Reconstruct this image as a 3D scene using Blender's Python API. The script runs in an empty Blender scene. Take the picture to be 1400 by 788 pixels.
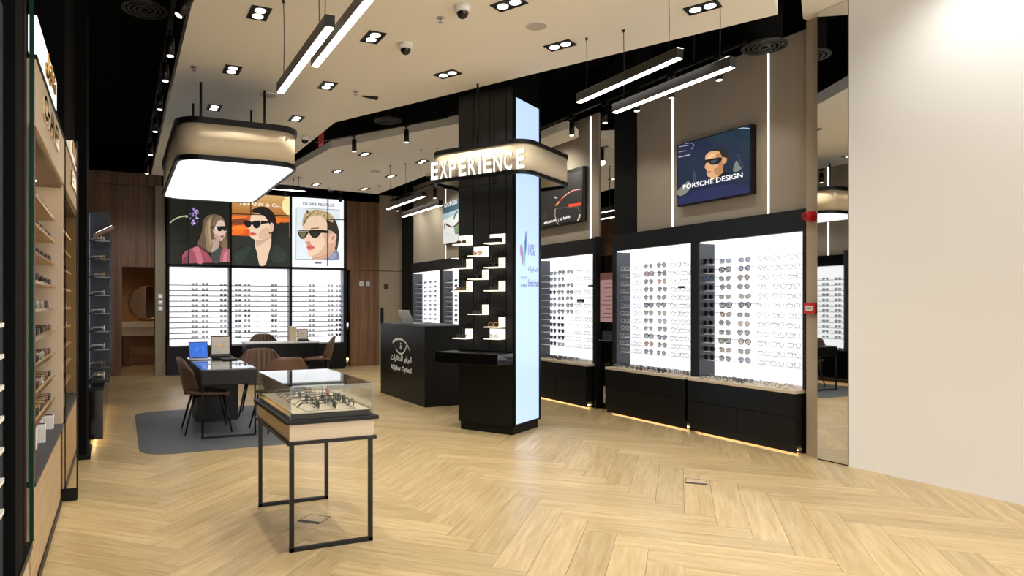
import bpy, bmesh, math, random
from mathutils import Matrix, Vector
random.seed(11)
C = bpy.context.scene.collection
SC = bpy.context.scene
PI = math.pi

# ------------------------------------------------------------------ camera, world, exposure
cam = bpy.data.objects.new('camera', bpy.data.cameras.new('camera'))
C.objects.link(cam)
cam.location = (0, 0, 1.5)
cam.rotation_euler = (PI / 2, 0, -math.radians(24.22))
cam.data.sensor_width = 36
cam.data.lens = 36 * 922 / 1400
cam.data.shift_x = 120 / 1400
cam.data.shift_y = 22.5 / 1400
cam.data.clip_start = 0.05
SC.camera = cam
SC.view_settings.view_transform = 'Standard'
SC.view_settings.look = 'None'
SC.view_settings.exposure = 0.16
SC.view_settings.gamma = 1
world = bpy.data.worlds.new('world')
SC.world = world
world.use_nodes = True
world.node_tree.nodes['Background'].inputs[0].default_value = (0.97, 0.97, 1.0, 1)   # the lit mall beyond the open shop front
world.node_tree.nodes['Background'].inputs[1].default_value = 3.4
DOWN_W = 66      # watts of one recessed twin downlight
LIN_E = 6.0      # linear pendant diffuser
PANEL_E = 1.0   # backlit display panels
BOX_E = 1.2      # big ceiling lightbox

# ------------------------------------------------------------------ materials
def lin(c):
    return tuple((v / 255 / 12.92) if v / 255 <= 0.04045 else ((v / 255 + 0.055) / 1.055) ** 2.4 for v in c)
_m = {}
def mat(name, col=(128, 128, 128), rough=0.5, metal=0.0, emit=0.0, alpha=1.0, trans=0.0, noise=0.0, nscale=8.0, spec=None, coat=0.0):
    if name in _m: return _m[name]
    m = bpy.data.materials.new(name); m.use_nodes = True
    nt = m.node_tree; b = nt.nodes['Principled BSDF']
    l = lin(col)
    b.inputs['Base Color'].default_value = (*l, 1)
    b.inputs['Roughness'].default_value = rough
    b.inputs['Metallic'].default_value = metal
    if spec is not None: b.inputs['Specular IOR Level'].default_value = spec
    if coat: b.inputs['Coat Weight'].default_value = coat; b.inputs['Coat Roughness'].default_value = 0.05
    if trans: b.inputs['Transmission Weight'].default_value = trans; b.inputs['IOR'].default_value = 1.45
    if emit:
        b.inputs['Emission Color'].default_value = (*l, 1); b.inputs['Emission Strength'].default_value = emit
        b.inputs['Base Color'].default_value = (*[v * 0.4 for v in l], 1)
    b.inputs['Alpha'].default_value = alpha
    if noise:
        tc = nt.nodes.new('ShaderNodeTexCoord'); nz = nt.nodes.new('ShaderNodeTexNoise'); nz.inputs['Scale'].default_value = nscale; nz.inputs['Detail'].default_value = 5
        mx = nt.nodes.new('ShaderNodeMix'); mx.data_type = 'RGBA'
        mx.inputs[6].default_value = (*[v * (1 - noise) for v in l], 1); mx.inputs[7].default_value = (*[min(1, v * (1 + noise)) for v in l], 1)
        nt.links.new(tc.outputs['Object'], nz.inputs['Vector']); nt.links.new(nz.outputs['Fac'], mx.inputs[0]); nt.links.new(mx.outputs[2], b.inputs['Base Color'])
        bp = nt.nodes.new('ShaderNodeBump'); bp.inputs['Strength'].default_value = 0.06; bp.inputs['Distance'].default_value = 0.01
        nt.links.new(nz.outputs['Fac'], bp.inputs['Height']); nt.links.new(bp.outputs['Normal'], b.inputs['Normal'])
    _m[name] = m
    return m
def glassy(name, col, a=0.12, rough=0.02):
    """thin pane: mostly clear, with a mirror-like surface reflection"""
    if name in _m: return _m[name]
    m = bpy.data.materials.new(name); m.use_nodes = True; nt = m.node_tree
    for n in list(nt.nodes): nt.nodes.remove(n)
    o = nt.nodes.new('ShaderNodeOutputMaterial'); t = nt.nodes.new('ShaderNodeBsdfTransparent'); g = nt.nodes.new('ShaderNodeBsdfGlossy')
    lw = nt.nodes.new('ShaderNodeLayerWeight'); lw.inputs['Blend'].default_value = 0.5
    fr = nt.nodes.new('ShaderNodeMath'); fr.operation = 'POWER'; fr.inputs[1].default_value = 4.0; nt.links.new(lw.outputs['Facing'], fr.inputs[0])
    ad = nt.nodes.new('ShaderNodeMath'); ad.operation = 'MULTIPLY_ADD'; ad.inputs[1].default_value = 0.9; ad.inputs[2].default_value = a
    ad.use_clamp = True
    mx = nt.nodes.new('ShaderNodeMixShader')
    t.inputs[0].default_value = (*lin(col), 1); g.inputs[0].default_value = (0.95, 0.97, 0.97, 1); g.inputs['Roughness'].default_value = rough
    nt.links.new(fr.outputs[0], ad.inputs[0]); nt.links.new(ad.outputs[0], mx.inputs[0]); nt.links.new(t.outputs[0], mx.inputs[1]); nt.links.new(g.outputs[0], mx.inputs[2]); nt.links.new(mx.outputs[0], o.inputs[0])
    _m[name] = m
    return m
def wood_mat(name, ca, cb, scale=(14, 14, 0.6), rough=0.45, plank=False, stripes=0.0):
    if name in _m: return _m[name]
    m = bpy.data.materials.new(name); m.use_nodes = True; nt = m.node_tree; b = nt.nodes['Principled BSDF']
    N = nt.nodes.new; L = nt.links.new
    b.inputs['Roughness'].default_value = rough
    mp = N('ShaderNodeMapping'); mp.inputs['Scale'].default_value = scale
    if plank:
        at = N('ShaderNodeAttribute'); at.attribute_name = 'grain'
        ti = N('ShaderNodeAttribute'); ti.attribute_name = 'tint'
        oi = N('ShaderNodeObjectInfo')
        ml = N('ShaderNodeMath'); ml.operation = 'MULTIPLY'; ml.inputs[1].default_value = 91.0; L(oi.outputs['Random'], ml.inputs[0])
        va = N('ShaderNodeVectorMath'); va.operation = 'ADD'; L(at.outputs['Vector'], va.inputs[0]); L(ml.outputs[0], va.inputs[1]); L(va.outputs[0], mp.inputs[0])
        sm = N('ShaderNodeMath'); sm.operation = 'ADD'; L(ti.outputs['Fac'], sm.inputs[0]); L(oi.outputs['Random'], sm.inputs[1])
        frc = N('ShaderNodeMath'); frc.operation = 'FRACT'; L(sm.outputs[0], frc.inputs[0])
    else:
        tc = N('ShaderNodeTexCoord'); L(tc.outputs['Object'], mp.inputs[0])
    nz = N('ShaderNodeTexNoise'); nz.inputs['Scale'].default_value = 1.0; nz.inputs['Detail'].default_value = 7; nz.inputs['Roughness'].default_value = 0.62; nz.inputs['Distortion'].default_value = 0.5
    L(mp.outputs[0], nz.inputs['Vector'])
    rp = N('ShaderNodeValToRGB'); rp.color_ramp.elements[0].position = 0.32; rp.color_ramp.elements[1].position = 0.66
    rp.color_ramp.elements[0].color = (*lin(ca), 1); rp.color_ramp.elements[1].color = (*lin(cb), 1)
    L(nz.outputs['Fac'], rp.inputs[0])
    last = rp.outputs[0]
    if plank:
        hs = N('ShaderNodeHueSaturation'); mr = N('ShaderNodeMapRange'); mr.inputs[3].default_value = 0.88; mr.inputs[4].default_value = 1.1
        L(frc.outputs[0], mr.inputs[0]); L(mr.outputs[0], hs.inputs['Value']); L(last, hs.inputs['Color']); last = hs.outputs[0]
    if stripes:
        sx = N('ShaderNodeSeparateXYZ'); L(tc.outputs['Object'], sx.inputs[0])
        s2 = N('ShaderNodeMath'); s2.operation = 'ADD'; L(sx.outputs[0], s2.inputs[0]); L(sx.outputs[1], s2.inputs[1])
        dv = N('ShaderNodeMath'); dv.operation = 'DIVIDE'; dv.inputs[1].default_value = stripes; L(s2.outputs[0], dv.inputs[0])
        fl = N('ShaderNodeMath'); fl.operation = 'FLOOR'; L(dv.outputs[0], fl.inputs[0])
        wn = N('ShaderNodeTexWhiteNoise'); wn.noise_dimensions = '1D'; L(fl.outputs[0], wn.inputs['W'])
        hs = N('ShaderNodeHueSaturation'); mr = N('ShaderNodeMapRange'); mr.inputs[3].default_value = 0.72; mr.inputs[4].default_value = 1.18
        L(wn.outputs[0], mr.inputs[0]); L(mr.outputs[0], hs.inputs['Value']); L(last, hs.inputs['Color']); last = hs.outputs[0]
    L(last, b.inputs['Base Color'])
    bp = N('ShaderNodeBump'); bp.inputs['Strength'].default_value = 0.05; bp.inputs['Distance'].default_value = 0.004
    L(nz.outputs['Fac'], bp.inputs['Height']); L(bp.outputs['Normal'], b.inputs['Normal'])
    _m[name] = m
    return m

OAK = wood_mat('oak_plank', (184, 156, 108), (212, 189, 145), (2.2, 26, 1), 0.34, plank=True)
WALNUT = wood_mat('walnut_panel', (104, 72, 47), (146, 106, 72), (22, 22, 0.9), 0.5, stripes=0.085)
BLACK = mat('black_lacquer', (10, 11, 10), 0.4, spec=0.28)
BLACKM = mat('black_matt', (12, 13, 12), 0.6, spec=0.25)
BLACKG = mat('black_gloss', (10, 10, 10), 0.08)
BMET = mat('black_metal', (16, 15, 14), 0.3, 0.0, spec=0.35)
VOID = mat('black_paint', (7, 7, 7), 0.9, spec=0.15)
CHAR = mat('charcoal_laminate', (60, 66, 74), 0.5)
HEAD = mat('charcoal_header', (30, 31, 34), 0.5, spec=0.3)
CEIL = mat('ceiling_paint', (246, 241, 230), 0.9)
WHITE = mat('white_paint', (244, 243, 240), 0.85)
WARM = mat('warm_grey_wallcovering', (162, 151, 135), 0.85, noise=0.05, nscale=26)
PIER = mat('beige_plaster', (176, 162, 142), 0.85)
CREAM = mat('cream_lacquer', (216, 198, 168), 0.45)
BEIGE = mat('beige_laminate', (203, 180, 148), 0.5)
TRAYM = mat('beige_leatherette', (206, 190, 166), 0.6)
LIT = mat('backlit_panel', (250, 251, 255), 0.5, emit=PANEL_E)
LITSIDE = mat('lit_edge', (255, 252, 246), 0.5, emit=1.4)
LITBOX = mat('lightbox_diffuser', (248, 250, 255), 0.5, emit=BOX_E)
LITLIN = mat('linear_diffuser', (255, 248, 238), 0.5, emit=LIN_E)
LEDW = mat('wall_led', (255, 236, 220), 0.5, emit=3.2)
LEDFLOOR = mat('plinth_led', (255, 214, 150), 0.5, emit=9.0)
LEDBLUE = mat('screen_blue', (180, 205, 240), 0.35, emit=1.05)
LAMPM = mat('lamp_face', (255, 246, 232), 0.4, emit=3.0)
MIRROR = mat('mirror_silver', (225, 225, 222), 0.015, 1.0)
MIRRORB = mat('mirror_bronze', (205, 190, 165), 0.02, 1.0)
SILVER = mat('brushed_silver', (190, 190, 192), 0.3, 0.9)
LAPSIL = mat('laptop_silver', (196, 197, 200), 0.4, 0.2)
BRASS = mat('brass', (190, 150, 80), 0.3, 1.0)
def acrylic():
    m = bpy.data.materials.new('acrylic_shelf'); m.use_nodes = True; nt = m.node_tree
    for n in list(nt.nodes): nt.nodes.remove(n)
    o = nt.nodes.new('ShaderNodeOutputMaterial'); t = nt.nodes.new('ShaderNodeBsdfTransparent'); d = nt.nodes.new('ShaderNodeBsdfTranslucent'); d2 = nt.nodes.new('ShaderNodeBsdfDiffuse')
    a = nt.nodes.new('ShaderNodeAddShader'); mx = nt.nodes.new('ShaderNodeMixShader'); mx.inputs[0].default_value = 0.35
    for q in (d, d2): q.inputs[0].default_value = (0.48, 0.49, 0.5, 1)
    nt.links.new(d.outputs[0], a.inputs[0]); nt.links.new(d2.outputs[0], a.inputs[1]); nt.links.new(t.outputs[0], mx.inputs[1]); nt.links.new(a.outputs[0], mx.inputs[2]); nt.links.new(mx.outputs[0], o.inputs[0])
    return m
ACRYL = acrylic()
LEATHER = mat('brown_leather', (98, 71, 54), 0.5, noise=0.14, nscale=14)
SLATE = mat('slate_tile', (94, 98, 102), 0.5, noise=0.18, nscale=3)
RED = mat('red_plastic', (196, 38, 36), 0.4)
GLASS = glassy('clear_glass', (252, 254, 253), 0.015)
GLASSTOP = glassy('clear_glass_lid', (250, 252, 251), 0.05)
GREENEDGE = mat('glass_edge_green', (26, 60, 48), 0.15)
PAPER = mat('white_card', (236, 234, 228), 0.7)
SOOT = mat('dark_grey_fabric', (58, 60, 66), 0.55)
BROWNPL = mat('brown_plate', (86, 62, 44), 0.5)
LENSF = mat('camera_dome', (20, 20, 22), 0.08)
LETTER = mat('letter_glow', (255, 255, 252), 0.4, emit=0.9)
LETSIDE = mat('letter_return', (150, 138, 118), 0.5)
LETTERW = mat('letter_white', (240, 240, 238), 0.5)
_ink = {}
def ink(c, e=0.95):
    k = (tuple(c), e)
    if k not in _ink: _ink[k] = mat('print_%d_%d_%d_%d' % (*c, int(e * 100)), c, 0.5, emit=e)
    return _ink[k]

# ------------------------------------------------------------------ mesh builder
class MB:
    def __init__(s, o=(0, 0, 0)):
        s.o = Vector(o); s.v = []; s.f = []; s.mi = []; s.sm = []
    def add(s, vs, fs, mi=0, smooth=False):
        n = len(s.v)
        s.v += [Vector(p) - s.o for p in vs]
        for f in fs: s.f.append([i + n for i in f]); s.mi.append(mi); s.sm.append(smooth)
        return s
    def box(s, x0, x1, y0, y1, z0, z1, mi=0):
        vs = [(x, y, z) for x in (x0, x1) for y in (y0, y1) for z in (z0, z1)]
        return s.add(vs, [(0, 1, 3, 2), (4, 6, 7, 5), (0, 4, 5, 1), (2, 3, 7, 6), (0, 2, 6, 4), (1, 5, 7, 3)], mi)
    def obox(s, c, ax, ay, az, mi=0):
        """box from centre and three half-axis vectors"""
        c, ax, ay, az = Vector(c), Vector(ax), Vector(ay), Vector(az)
        vs = [c + ax * i + ay * j + az * k for i in (-1, 1) for j in (-1, 1) for k in (-1, 1)]
        return s.add(vs, [(0, 1, 3, 2), (4, 6, 7, 5), (0, 4, 5, 1), (2, 3, 7, 6), (0, 2, 6, 4), (1, 5, 7, 3)], mi)
    def cyl(s, cx, cy, z0, z1, r, n=16, r2=None, mi=0):
        r2 = r if r2 is None else r2
        vs = [(cx + r * math.cos(2 * PI * i / n), cy + r * math.sin(2 * PI * i / n), z0) for i in range(n)]
        vs += [(cx + r2 * math.cos(2 * PI * i / n), cy + r2 * math.sin(2 * PI * i / n), z1) for i in range(n)]
        s.add(vs, [(i, (i + 1) % n, n + (i + 1) % n, n + i) for i in range(n)], mi, True)
        return s.add(vs, [tuple(range(n - 1, -1, -1)), tuple(range(n, 2 * n))], mi)
    def prism(s, poly, z0, z1, mi=0):
        n = len(poly)
        vs = [(*p, z0) for p in poly] + [(*p, z1) for p in poly]
        return s.add(vs, [(i, (i + 1) % n, n + (i + 1) % n, n + i) for i in range(n)] + [tuple(range(n - 1, -1, -1)), tuple(range(n, 2 * n))], mi)
    def ring(s, outer, inner, z0, z1, mi=0):
        n = len(outer)
        vs = [(*p, z0) for p in outer] + [(*p, z1) for p in outer] + [(*p, z0) for p in inner] + [(*p, z1) for p in inner]
        fs = []
        for i in range(n):
            j = (i + 1) % n
            fs += [(i, j, n + j, n + i), (2 * n + j, 2 * n + i, 3 * n + i, 3 * n + j), (n + i, n + j, 3 * n + j, 3 * n + i), (j, i, 2 * n + i, 2 * n + j)]
        return s.add(vs, fs, mi)
    def tube(s, pts, r, n=6, closed=False, mi=0, smooth=True):
        pts = [Vector(p) for p in pts]; k = len(pts); vs = []; rad = r if isinstance(r, (list, tuple)) else [r] * k
        prev = None
        for i, p in enumerate(pts):
            a = pts[(i - 1) % k] if (closed or i > 0) else p
            b = pts[(i + 1) % k] if (closed or i < k - 1) else p
            t = (b - a).normalized()
            if prev is None:
                prev = t.orthogonal().normalized()
            nrm = (prev - t * prev.dot(t))
            nrm = nrm.normalized() if nrm.length > 1e-6 else t.orthogonal().normalized()
            prev = nrm; bi = t.cross(nrm)
            vs += [p + (nrm * math.cos(2 * PI * j / n) + bi * math.sin(2 * PI * j / n)) * rad[i] for j in range(n)]
        fs = []
        for i in range(k if closed else k - 1):
            a, b = i * n, ((i + 1) % k) * n
            fs += [(a + j, a + (j + 1) % n, b + (j + 1) % n, b + j) for j in range(n)]
        s.add(vs, fs, mi, smooth)
        if not closed: s.add(vs, [tuple(range(n - 1, -1, -1)), tuple(range((k - 1) * n, k * n))], mi)
        return s
    def mesh(s, name, mats, bevel=0.0, seg=1):
        me = bpy.data.meshes.new(name)
        me.from_pydata(s.v, [], s.f)
        for m in (mats if isinstance(mats, (list, tuple)) else [mats]): me.materials.append(m)
        me.polygons.foreach_set('material_index', s.mi); me.polygons.foreach_set('use_smooth', s.sm)
        bm = bmesh.new(); bm.from_mesh(me)
        bmesh.ops.remove_doubles(bm, verts=bm.verts, dist=1e-5)
        if bevel:
            eds = [e for e in bm.edges if len(e.link_faces) == 2 and e.calc_face_angle(0) > 0.5]
            bmesh.ops.bevel(bm, geom=eds, offset=bevel, segments=seg, affect='EDGES', profile=0.6)
        bmesh.ops.recalc_face_normals(bm, faces=bm.faces)
        bm.to_mesh(me); bm.free()
        return me
    def build(s, name, mats, parent=None, bevel=0.0, seg=1):
        o = bpy.data.objects.new(name, s.mesh(name, mats, bevel, seg)); C.objects.link(o)
        if parent is not None: o.parent = parent
        else: o.location = s.o
        return o
def tag(o, label=None, cat=None, group=None, kind=None):
    if label: o['label'] = label
    if cat: o['category'] = cat
    if group: o['group'] = group
    if kind: o['kind'] = kind
    return o
def thing(name, label, cat, loc=(0, 0, 0), rz=0.0, group=None):
    o = bpy.data.objects.new(name, None); C.objects.link(o); o.empty_display_size = 0.1
    o.location = loc; o.rotation_euler = (0, 0, rz)
    return tag(o, label, cat, group)
def structure(o, label=None):
    return tag(o, label, None, None, 'structure')
def copy_tree(o, parent=None):
    c = o.copy(); C.objects.link(c)
    if parent is not None: c.parent = parent
    for ch in list(o.children): copy_tree(ch, c)
    return c
def rrect(x0, x1, y0, y1, r, n=6):
    out = []
    for cx, cy, a in ((x1 - r, y1 - r, 0), (x0 + r, y1 - r, 90), (x0 + r, y0 + r, 180), (x1 - r, y0 + r, 270)):
        for i in range(n + 1):
            t = math.radians(a + 90 * i / n); out.append((cx + r * math.cos(t), cy + r * math.sin(t)))
    return out
def smooth_poly(p, k=3):
    n = len(p); out = []
    for i in range(n):
        a, b, c, d = p[i - 1], p[i], p[(i + 1) % n], p[(i + 2) % n]
        for j in range(k):
            t = j / k
            out.append(tuple(0.5 * (2 * b[q] + (c[q] - a[q]) * t + (2 * a[q] - 5 * b[q] + 4 * c[q] - d[q]) * t * t + (3 * b[q] - a[q] - 3 * c[q] + d[q]) * t ** 3) for q in (0, 1)))
    return out
_tc = [0]
def text_into(mb, body, o, right, up, h=None, w=None, depth=0.003, bold=0.0, mi=0, shear=0.0, side=None):
    """lettering as thin solid letters: lower-left corner o, unit directions right/up; h = letter height, w = width of the line"""
    cu = bpy.data.curves.new('lettering', 'FONT'); cu.body = body; cu.extrude = 0.0; cu.offset = bold; cu.resolution_u = 2; cu.shear = shear
    ob = bpy.data.objects.new('lettering', cu); me = bpy.data.meshes.new_from_object(ob)
    xs = [v.co.x for v in me.vertices]; ys = [v.co.y for v in me.vertices]
    x0, x1, y0, y1 = min(xs), max(xs), min(ys), max(ys)
    sy = h / (y1 - y0) if h else None; sx = w / (x1 - x0) if w else None
    sx = sx or sy; sy = sy or sx
    o, right, up = Vector(o), Vector(right), Vector(up); nrm = right.cross(up)
    n = len(me.vertices); vs = []
    for dz in (0.0, depth): vs += [o + right * ((v.co.x - x0) * sx) + up * ((v.co.y - y0) * sy) + nrm * dz for v in me.vertices]
    fs = [tuple(i + n for i in p.vertices) for p in me.polygons]
    cnt = {}
    for p in me.polygons:
        vv = list(p.vertices)
        for a, b in zip(vv, vv[1:] + vv[:1]): cnt.setdefault((min(a, b), max(a, b)), []).append((a, b))
    for e, l in cnt.items():
        if len(l) == 1: a, b = l[0]; fs.append((a, b, b + n, a + n))
    k0 = len(mb.f); mb.add(vs, fs, mi)
    if side is not None:
        for q in range(k0 + len(me.polygons), len(mb.f)): mb.mi[q] = side
    bpy.data.objects.remove(ob); bpy.data.curves.remove(cu); bpy.data.meshes.remove(me)
ORD = ['first', 'second', 'third', 'fourth', 'fifth', 'sixth', 'seventh', 'eighth', 'ninth', 'tenth', 'eleventh', 'twelfth', 'thirteenth', 'fourteenth', 'fifteenth', 'sixteenth', 'seventeenth', 'eighteenth', 'nineteenth', 'twentieth']

# ------------------------------------------------------------------ room shell
XL, XR, YF, YB, ZB = -0.80, 6.34, -3.0, 15.6, 5.0      # left wall, right wall, front, back, black soffit height
fl = MB().box(-1.3, 7.0, YF, 19.0, -0.20, -0.012).build('floor', mat('floor_screed', (120, 96, 64), 0.8))
structure(fl)
def plank_mesh(L_, w_):
    b = MB().box(0.001, L_ - 0.001, 0.001, w_ - 0.001, -0.011, 0.0)
    return b
PL, PW = 1.24, 0.206
ang = math.radians(45)
ca, sa = math.cos(ang), math.sin(ang)
pm = plank_mesh(PL, PW).mesh('plank', OAK)
def add_attr(me, grain, tint):
    a = me.attributes.new('grain', 'FLOAT_VECTOR', 'POINT'); a.data.foreach_set('vector', [x for g in grain for x in g])
    b = me.attributes.new('tint', 'FLOAT', 'POINT'); b.data.foreach_set('value', tint)
add_attr(pm, [tuple(v.co) for v in pm.vertices], [0.0] * len(pm.vertices))
planks = []
S2 = PL
for col in range(-16, 17):
    for k in range(-60, 120):
        for vert in (0, 1):
            ox, oy = col * PL, -col * PL
            if vert: x0, y0, dx, dy = (k - 1) * PW + ox + PW, k * PW + oy, 0, 1     # turned by 90 deg about its corner
            else: x0, y0, dx, dy = k * PW + ox, k * PW + oy, 1, 0
            px, py = x0 * ca - y0 * sa, x0 * sa + y0 * ca
            an = ang + (PI / 2 if vert else 0)
            cx = px + 0.5 * PL * math.cos(an) - 0.5 * PW * math.sin(an); cy = py + 0.5 * PL * math.sin(an) + 0.5 * PW * math.cos(an)
            cx += 0.32; px += 0.32
            if -0.9 < cx < 6.45 and YF < cy < 18.6: planks.append((px, py, an, cx, cy))
def in_view(cx, cy):
    f = cx * 0.4102 + cy * 0.9120; r = cx * 0.9120 - cy * 0.4102
    return f > 2.2 and -0.72 < r / f < 0.95
vis = sorted([p for p in planks if in_view(p[3], p[4]) and p[3] > -0.6], key=lambda p: p[3] ** 2 + p[4] ** 2)[:295]
vs_ = set(id(p) for p in vis)
for p in vis:
    o = bpy.data.objects.new('plank', pm); C.objects.link(o); o.parent = fl; o.location = (p[0], p[1], 0); o.rotation_euler = (0, 0, p[2])
rest = MB(); gr, tt = [], []
for p in planks:
    if id(p) in vs_: continue
    c_, s_ = math.cos(p[2]), math.sin(p[2]); off = random.random() * 90; t_ = random.random()
    q = plank_mesh(PL, PW)
    rest.add([(p[0] + v.x * c_ - v.y * s_, p[1] + v.x * s_ + v.y * c_, v.z) for v in q.v], q.f)
    gr += [(v.x + off, v.y + off, v.z) for v in q.v]; tt += [t_] * len(q.v)
me = bpy.data.meshes.new('planks_beyond'); me.from_pydata(rest.v, [], rest.f); me.materials.append(OAK); add_attr(me, gr, tt)
o = bpy.data.objects.new('planks_beyond', me); C.objects.link(o); o.parent = fl; o['kind'] = 'stuff'

def sbox(name, m, *a, parent=None, bevel=0):
    o = MB().box(*a).build(name, m, parent, bevel)
    return structure(o) if parent is None else o
# side walls (black paint behind the fixtures), back wall, black soffit
wl = sbox('wall_left', VOID, XL - 0.1, XL, YF, 18.6, 0, ZB)
wr = sbox('wall_right', VOID, XR + 0.24, XR + 0.34, YF, 18.6, 0, ZB)
ct = sbox('ceiling', VOID, XL - 0.1, XR + 0.34, YF, 18.6, ZB, ZB + 0.1)
wb = sbox('wall_back', VOID, XL, XR + 0.24, 18.5, 18.6, 0, ZB)
# warm wall covering above the display units on the right, in bays, each a panel with an LED slot
for y0, y1 in ((4.575, 5.045), (5.065, 6.41), (6.43, 7.06)):
    MB().box(XR - 0.04, XR + 0.24, y0, y1, 2.44, 4.28).build('wall_panel', WARM, wr)
for y0, y1 in ((7.86, 8.03), (8.05, 9.7), (9.72, 11.2), (11.22, 12.88), (12.9, 14.62)):
    MB().box(XR - 0.04, XR + 0.24, y0, y1, 2.44, 4.28).build('wall_panel', WARM, wr)
for y in (5.055, 6.42, 8.04, 12.89):
    MB().box(XR - 0.045, XR - 0.02, y - 0.012, y + 0.012, 2.45, 4.26).build('led_strip', LEDW, wr)
# black recess between the units, and black pier at far end
MB().box(XR - 0.05, XR + 0.24, 7.07, 7.50, 2.44, ZB).build('black_panel', BLACKM, wr)
MB().box(XR - 0.05, XR + 0.24, 14.64, 15.32, 0, ZB).build('black_panel', BLACKM, wr)
MB().box(XR - 0.02, XR + 0.2, 7.52, 7.84, 2.2, 4.9).build('mirror_strip', MIRROR, wr)
MB().box(XR - 0.02, XR + 0.2, 7.52, 7.84, 0.0, 2.2).build('black_panel', BLACKG, wr)
MB().box(XR - 0.10, XR + 0.2, 7.84, 7.88, 0.0, 2.48).build('black_panel', BLACKM, wr)
# pier beside the mirror, the mirror, and the plain wall running on towards the shop front
MB().box(XR - 0.10, XR + 0.24, 4.392, 4.575, 0, 4.33).build('beige_pier', PIER, wr)
mr = sbox('trim_1', BLACKM, XR - 0.185, XR + 0.2, 4.08, 4.392, 0, 4.33)
MB().box(XR - 0.20, XR - 0.185, 4.086, 4.386, 0.012, 4.325).build('mirror_pane', MIRROR, mr)
sbox('wall_front_right', WHITE, XR - 0.195, XR + 0.24, YF, 4.08, 0, 4.33)
sf = MB().prism([(XR + 0.24, 4.575), (6.16, 4.55), (5.77, 4.28), (5.3, 3.6), (5.3, YF), (XR + 0.24, YF)], 4.33, 4.45).build('ceiling_soffit', CEIL)
structure(sf)
# the suspended white ceilings
main_poly = [(0.55, YF), (4.35, YF), (4.35, 3.49), (5.16, 4.05), (2.68, 8.94), (2.64, 11.27), (0.80, 14.05), (0.53, 13.95)]
mc = MB().prism(main_poly, 4.0, 4.14).build('ceiling_raft', CEIL); structure(mc)
back_poly = [(4.26, 8.29), (3.06, 10.46), (2.75, 14.05), (5.3, 14.36), (5.41, 11.69), (5.55, 8.6)]
bc = MB().prism(back_poly, 4.0, 4.12).build('ceiling_raft', CEIL); structure(bc)
# little raft seen past the lit column
structure(MB().prism([(5.72, 8.05), (5.75, 7.85), (6.2, 8.2), (6.2, 10.5), (5.85, 10.5)], 3.98, 4.10).build('ceiling_raft', CEIL))
# wood clad back wall with an alcove on one side and a door on the other
sbox('wall_back_left', WALNUT, -0.78, 0.02, 15.6, 15.75, 0, 2.30)
sbox('trim_2', WALNUT, -0.78, 0.80, 15.6, 15.75, 2.30, 4.02)
sbox('trim_3', WALNUT, -0.78, 0.80, 15.6, 15.75, 4.03, 4.30)
sbox('trim_4', PIER, 0.66, 0.86, 15.3, 15.75, 0, 4.0)
sbox('wall_back_right', WALNUT, 5.06, 5.80, 15.6, 15.75, 0, 2.32)
sbox('trim_5', WALNUT, 4.86, 5.80, 15.6, 15.75, 2.33, 4.2)
sbox('trim_6', VOID, 0.8, 5.8, 15.6, 15.75, 4.0, 5.0)
d = sbox('door_1', PIER, 5.80, XR + 0.2, 15.62, 15.75, 0, 2.32)
MB().box(5.84, 5.90, 15.56, 15.62, 1.02, 1.42).build('door_handle', BMET, d)
MB().box(5.93, 6.05, 15.605, 15.62, 1.88, 2.0).build('door_plate', BROWNPL, d)
sbox('trim_7', PIER, 5.80, XR + 0.2, 15.62, 15.75, 2.335, 4.2)
# alcove behind the wood wall
ALC = mat('alcove_beige', (176, 136, 94), 0.8)
sbox('wall_alcove', ALC, -0.5, 1.6, 18.3, 18.45, 0, 3.0)
sbox('wall_alcove_side', ALC, 1.5, 1.6, 15.75, 18.3, 0, 3.0)
sbox('ceiling_alcove', ALC, -0.6, 1.6, 15.75, 18.3, 2.6, 2.7)
sbox('wall_alcove_corridor', ALC, -0.14, -0.06, 15.76, 18.3, 0, 2.6)
sbox('front_light_block', BROWNPL, 0.1, 2.3, YF, YF + 0.1, 0, 2.8)  # unseen panel added to keep the bright front out of the round mirror
sbox('wall_passage', CHAR, 6.2, 6.3, 15.75, 18.4, 0, 3.0)

# ------------------------------------------------------------------ lights that belong to fixtures, and some added lamps
def spot(loc, w, size=2.2, blend=0.8, col=(1.0, 0.95, 0.85), r=0.05, d=(0, 0, -1)):
    l = bpy.data.lights.new('lamp', 'SPOT'); l.energy = w; l.spot_size = size; l.spot_blend = blend; l.color = col; l.shadow_soft_size = r
    o = bpy.data.objects.new('lamp', l); C.objects.link(o); o.location = loc
    o.rotation_euler = Vector(d).to_track_quat('-Z', 'Y').to_euler()
    return o
def downlight(x, y, label, z=4.0, turn=0.0):
    t = thing('downlight', label, 'light', (x, y, z), turn, 'twin downlights recessed in the white ceilings')
    MB().box(-0.075, 0.075, -0.125, 0.125, -0.004, 0.004).build('housing', BLACKM, t)
    b = MB()
    b.ring([(-0.085, -0.135), (0.085, -0.135), (0.085, 0.135), (-0.085, 0.135)], [(-0.07, -0.12), (0.07, -0.12), (0.07, 0.12), (-0.07, 0.12)], -0.009, 0.0)
    b.build('bezel', BLACK, t)
    for s in (-1, 1):
        MB().cyl(0, s * 0.06, -0.010, -0.004, 0.047, 16).build('lamp_lens', LAMPM, t)
    spot((x, y, z - 0.03), DOWN_W)
rows = [(1.08, [(5.85, 'first'), (7.38, 'second'), (8.9, 'third')], 'nearest the dark corridor'), (2.15, [(5.94, 'first'), (7.47, 'second'), (8.97, 'third')], 'in the middle of the main ceiling')]
for x, l, w in rows:
    for y, n in l: downlight(x, y, 'twin downlight, %s from the front in the row %s' % (n, w))
downlight(3.23, 6.56, 'twin downlight nearest the black column and its sign', turn=0.46)
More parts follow.
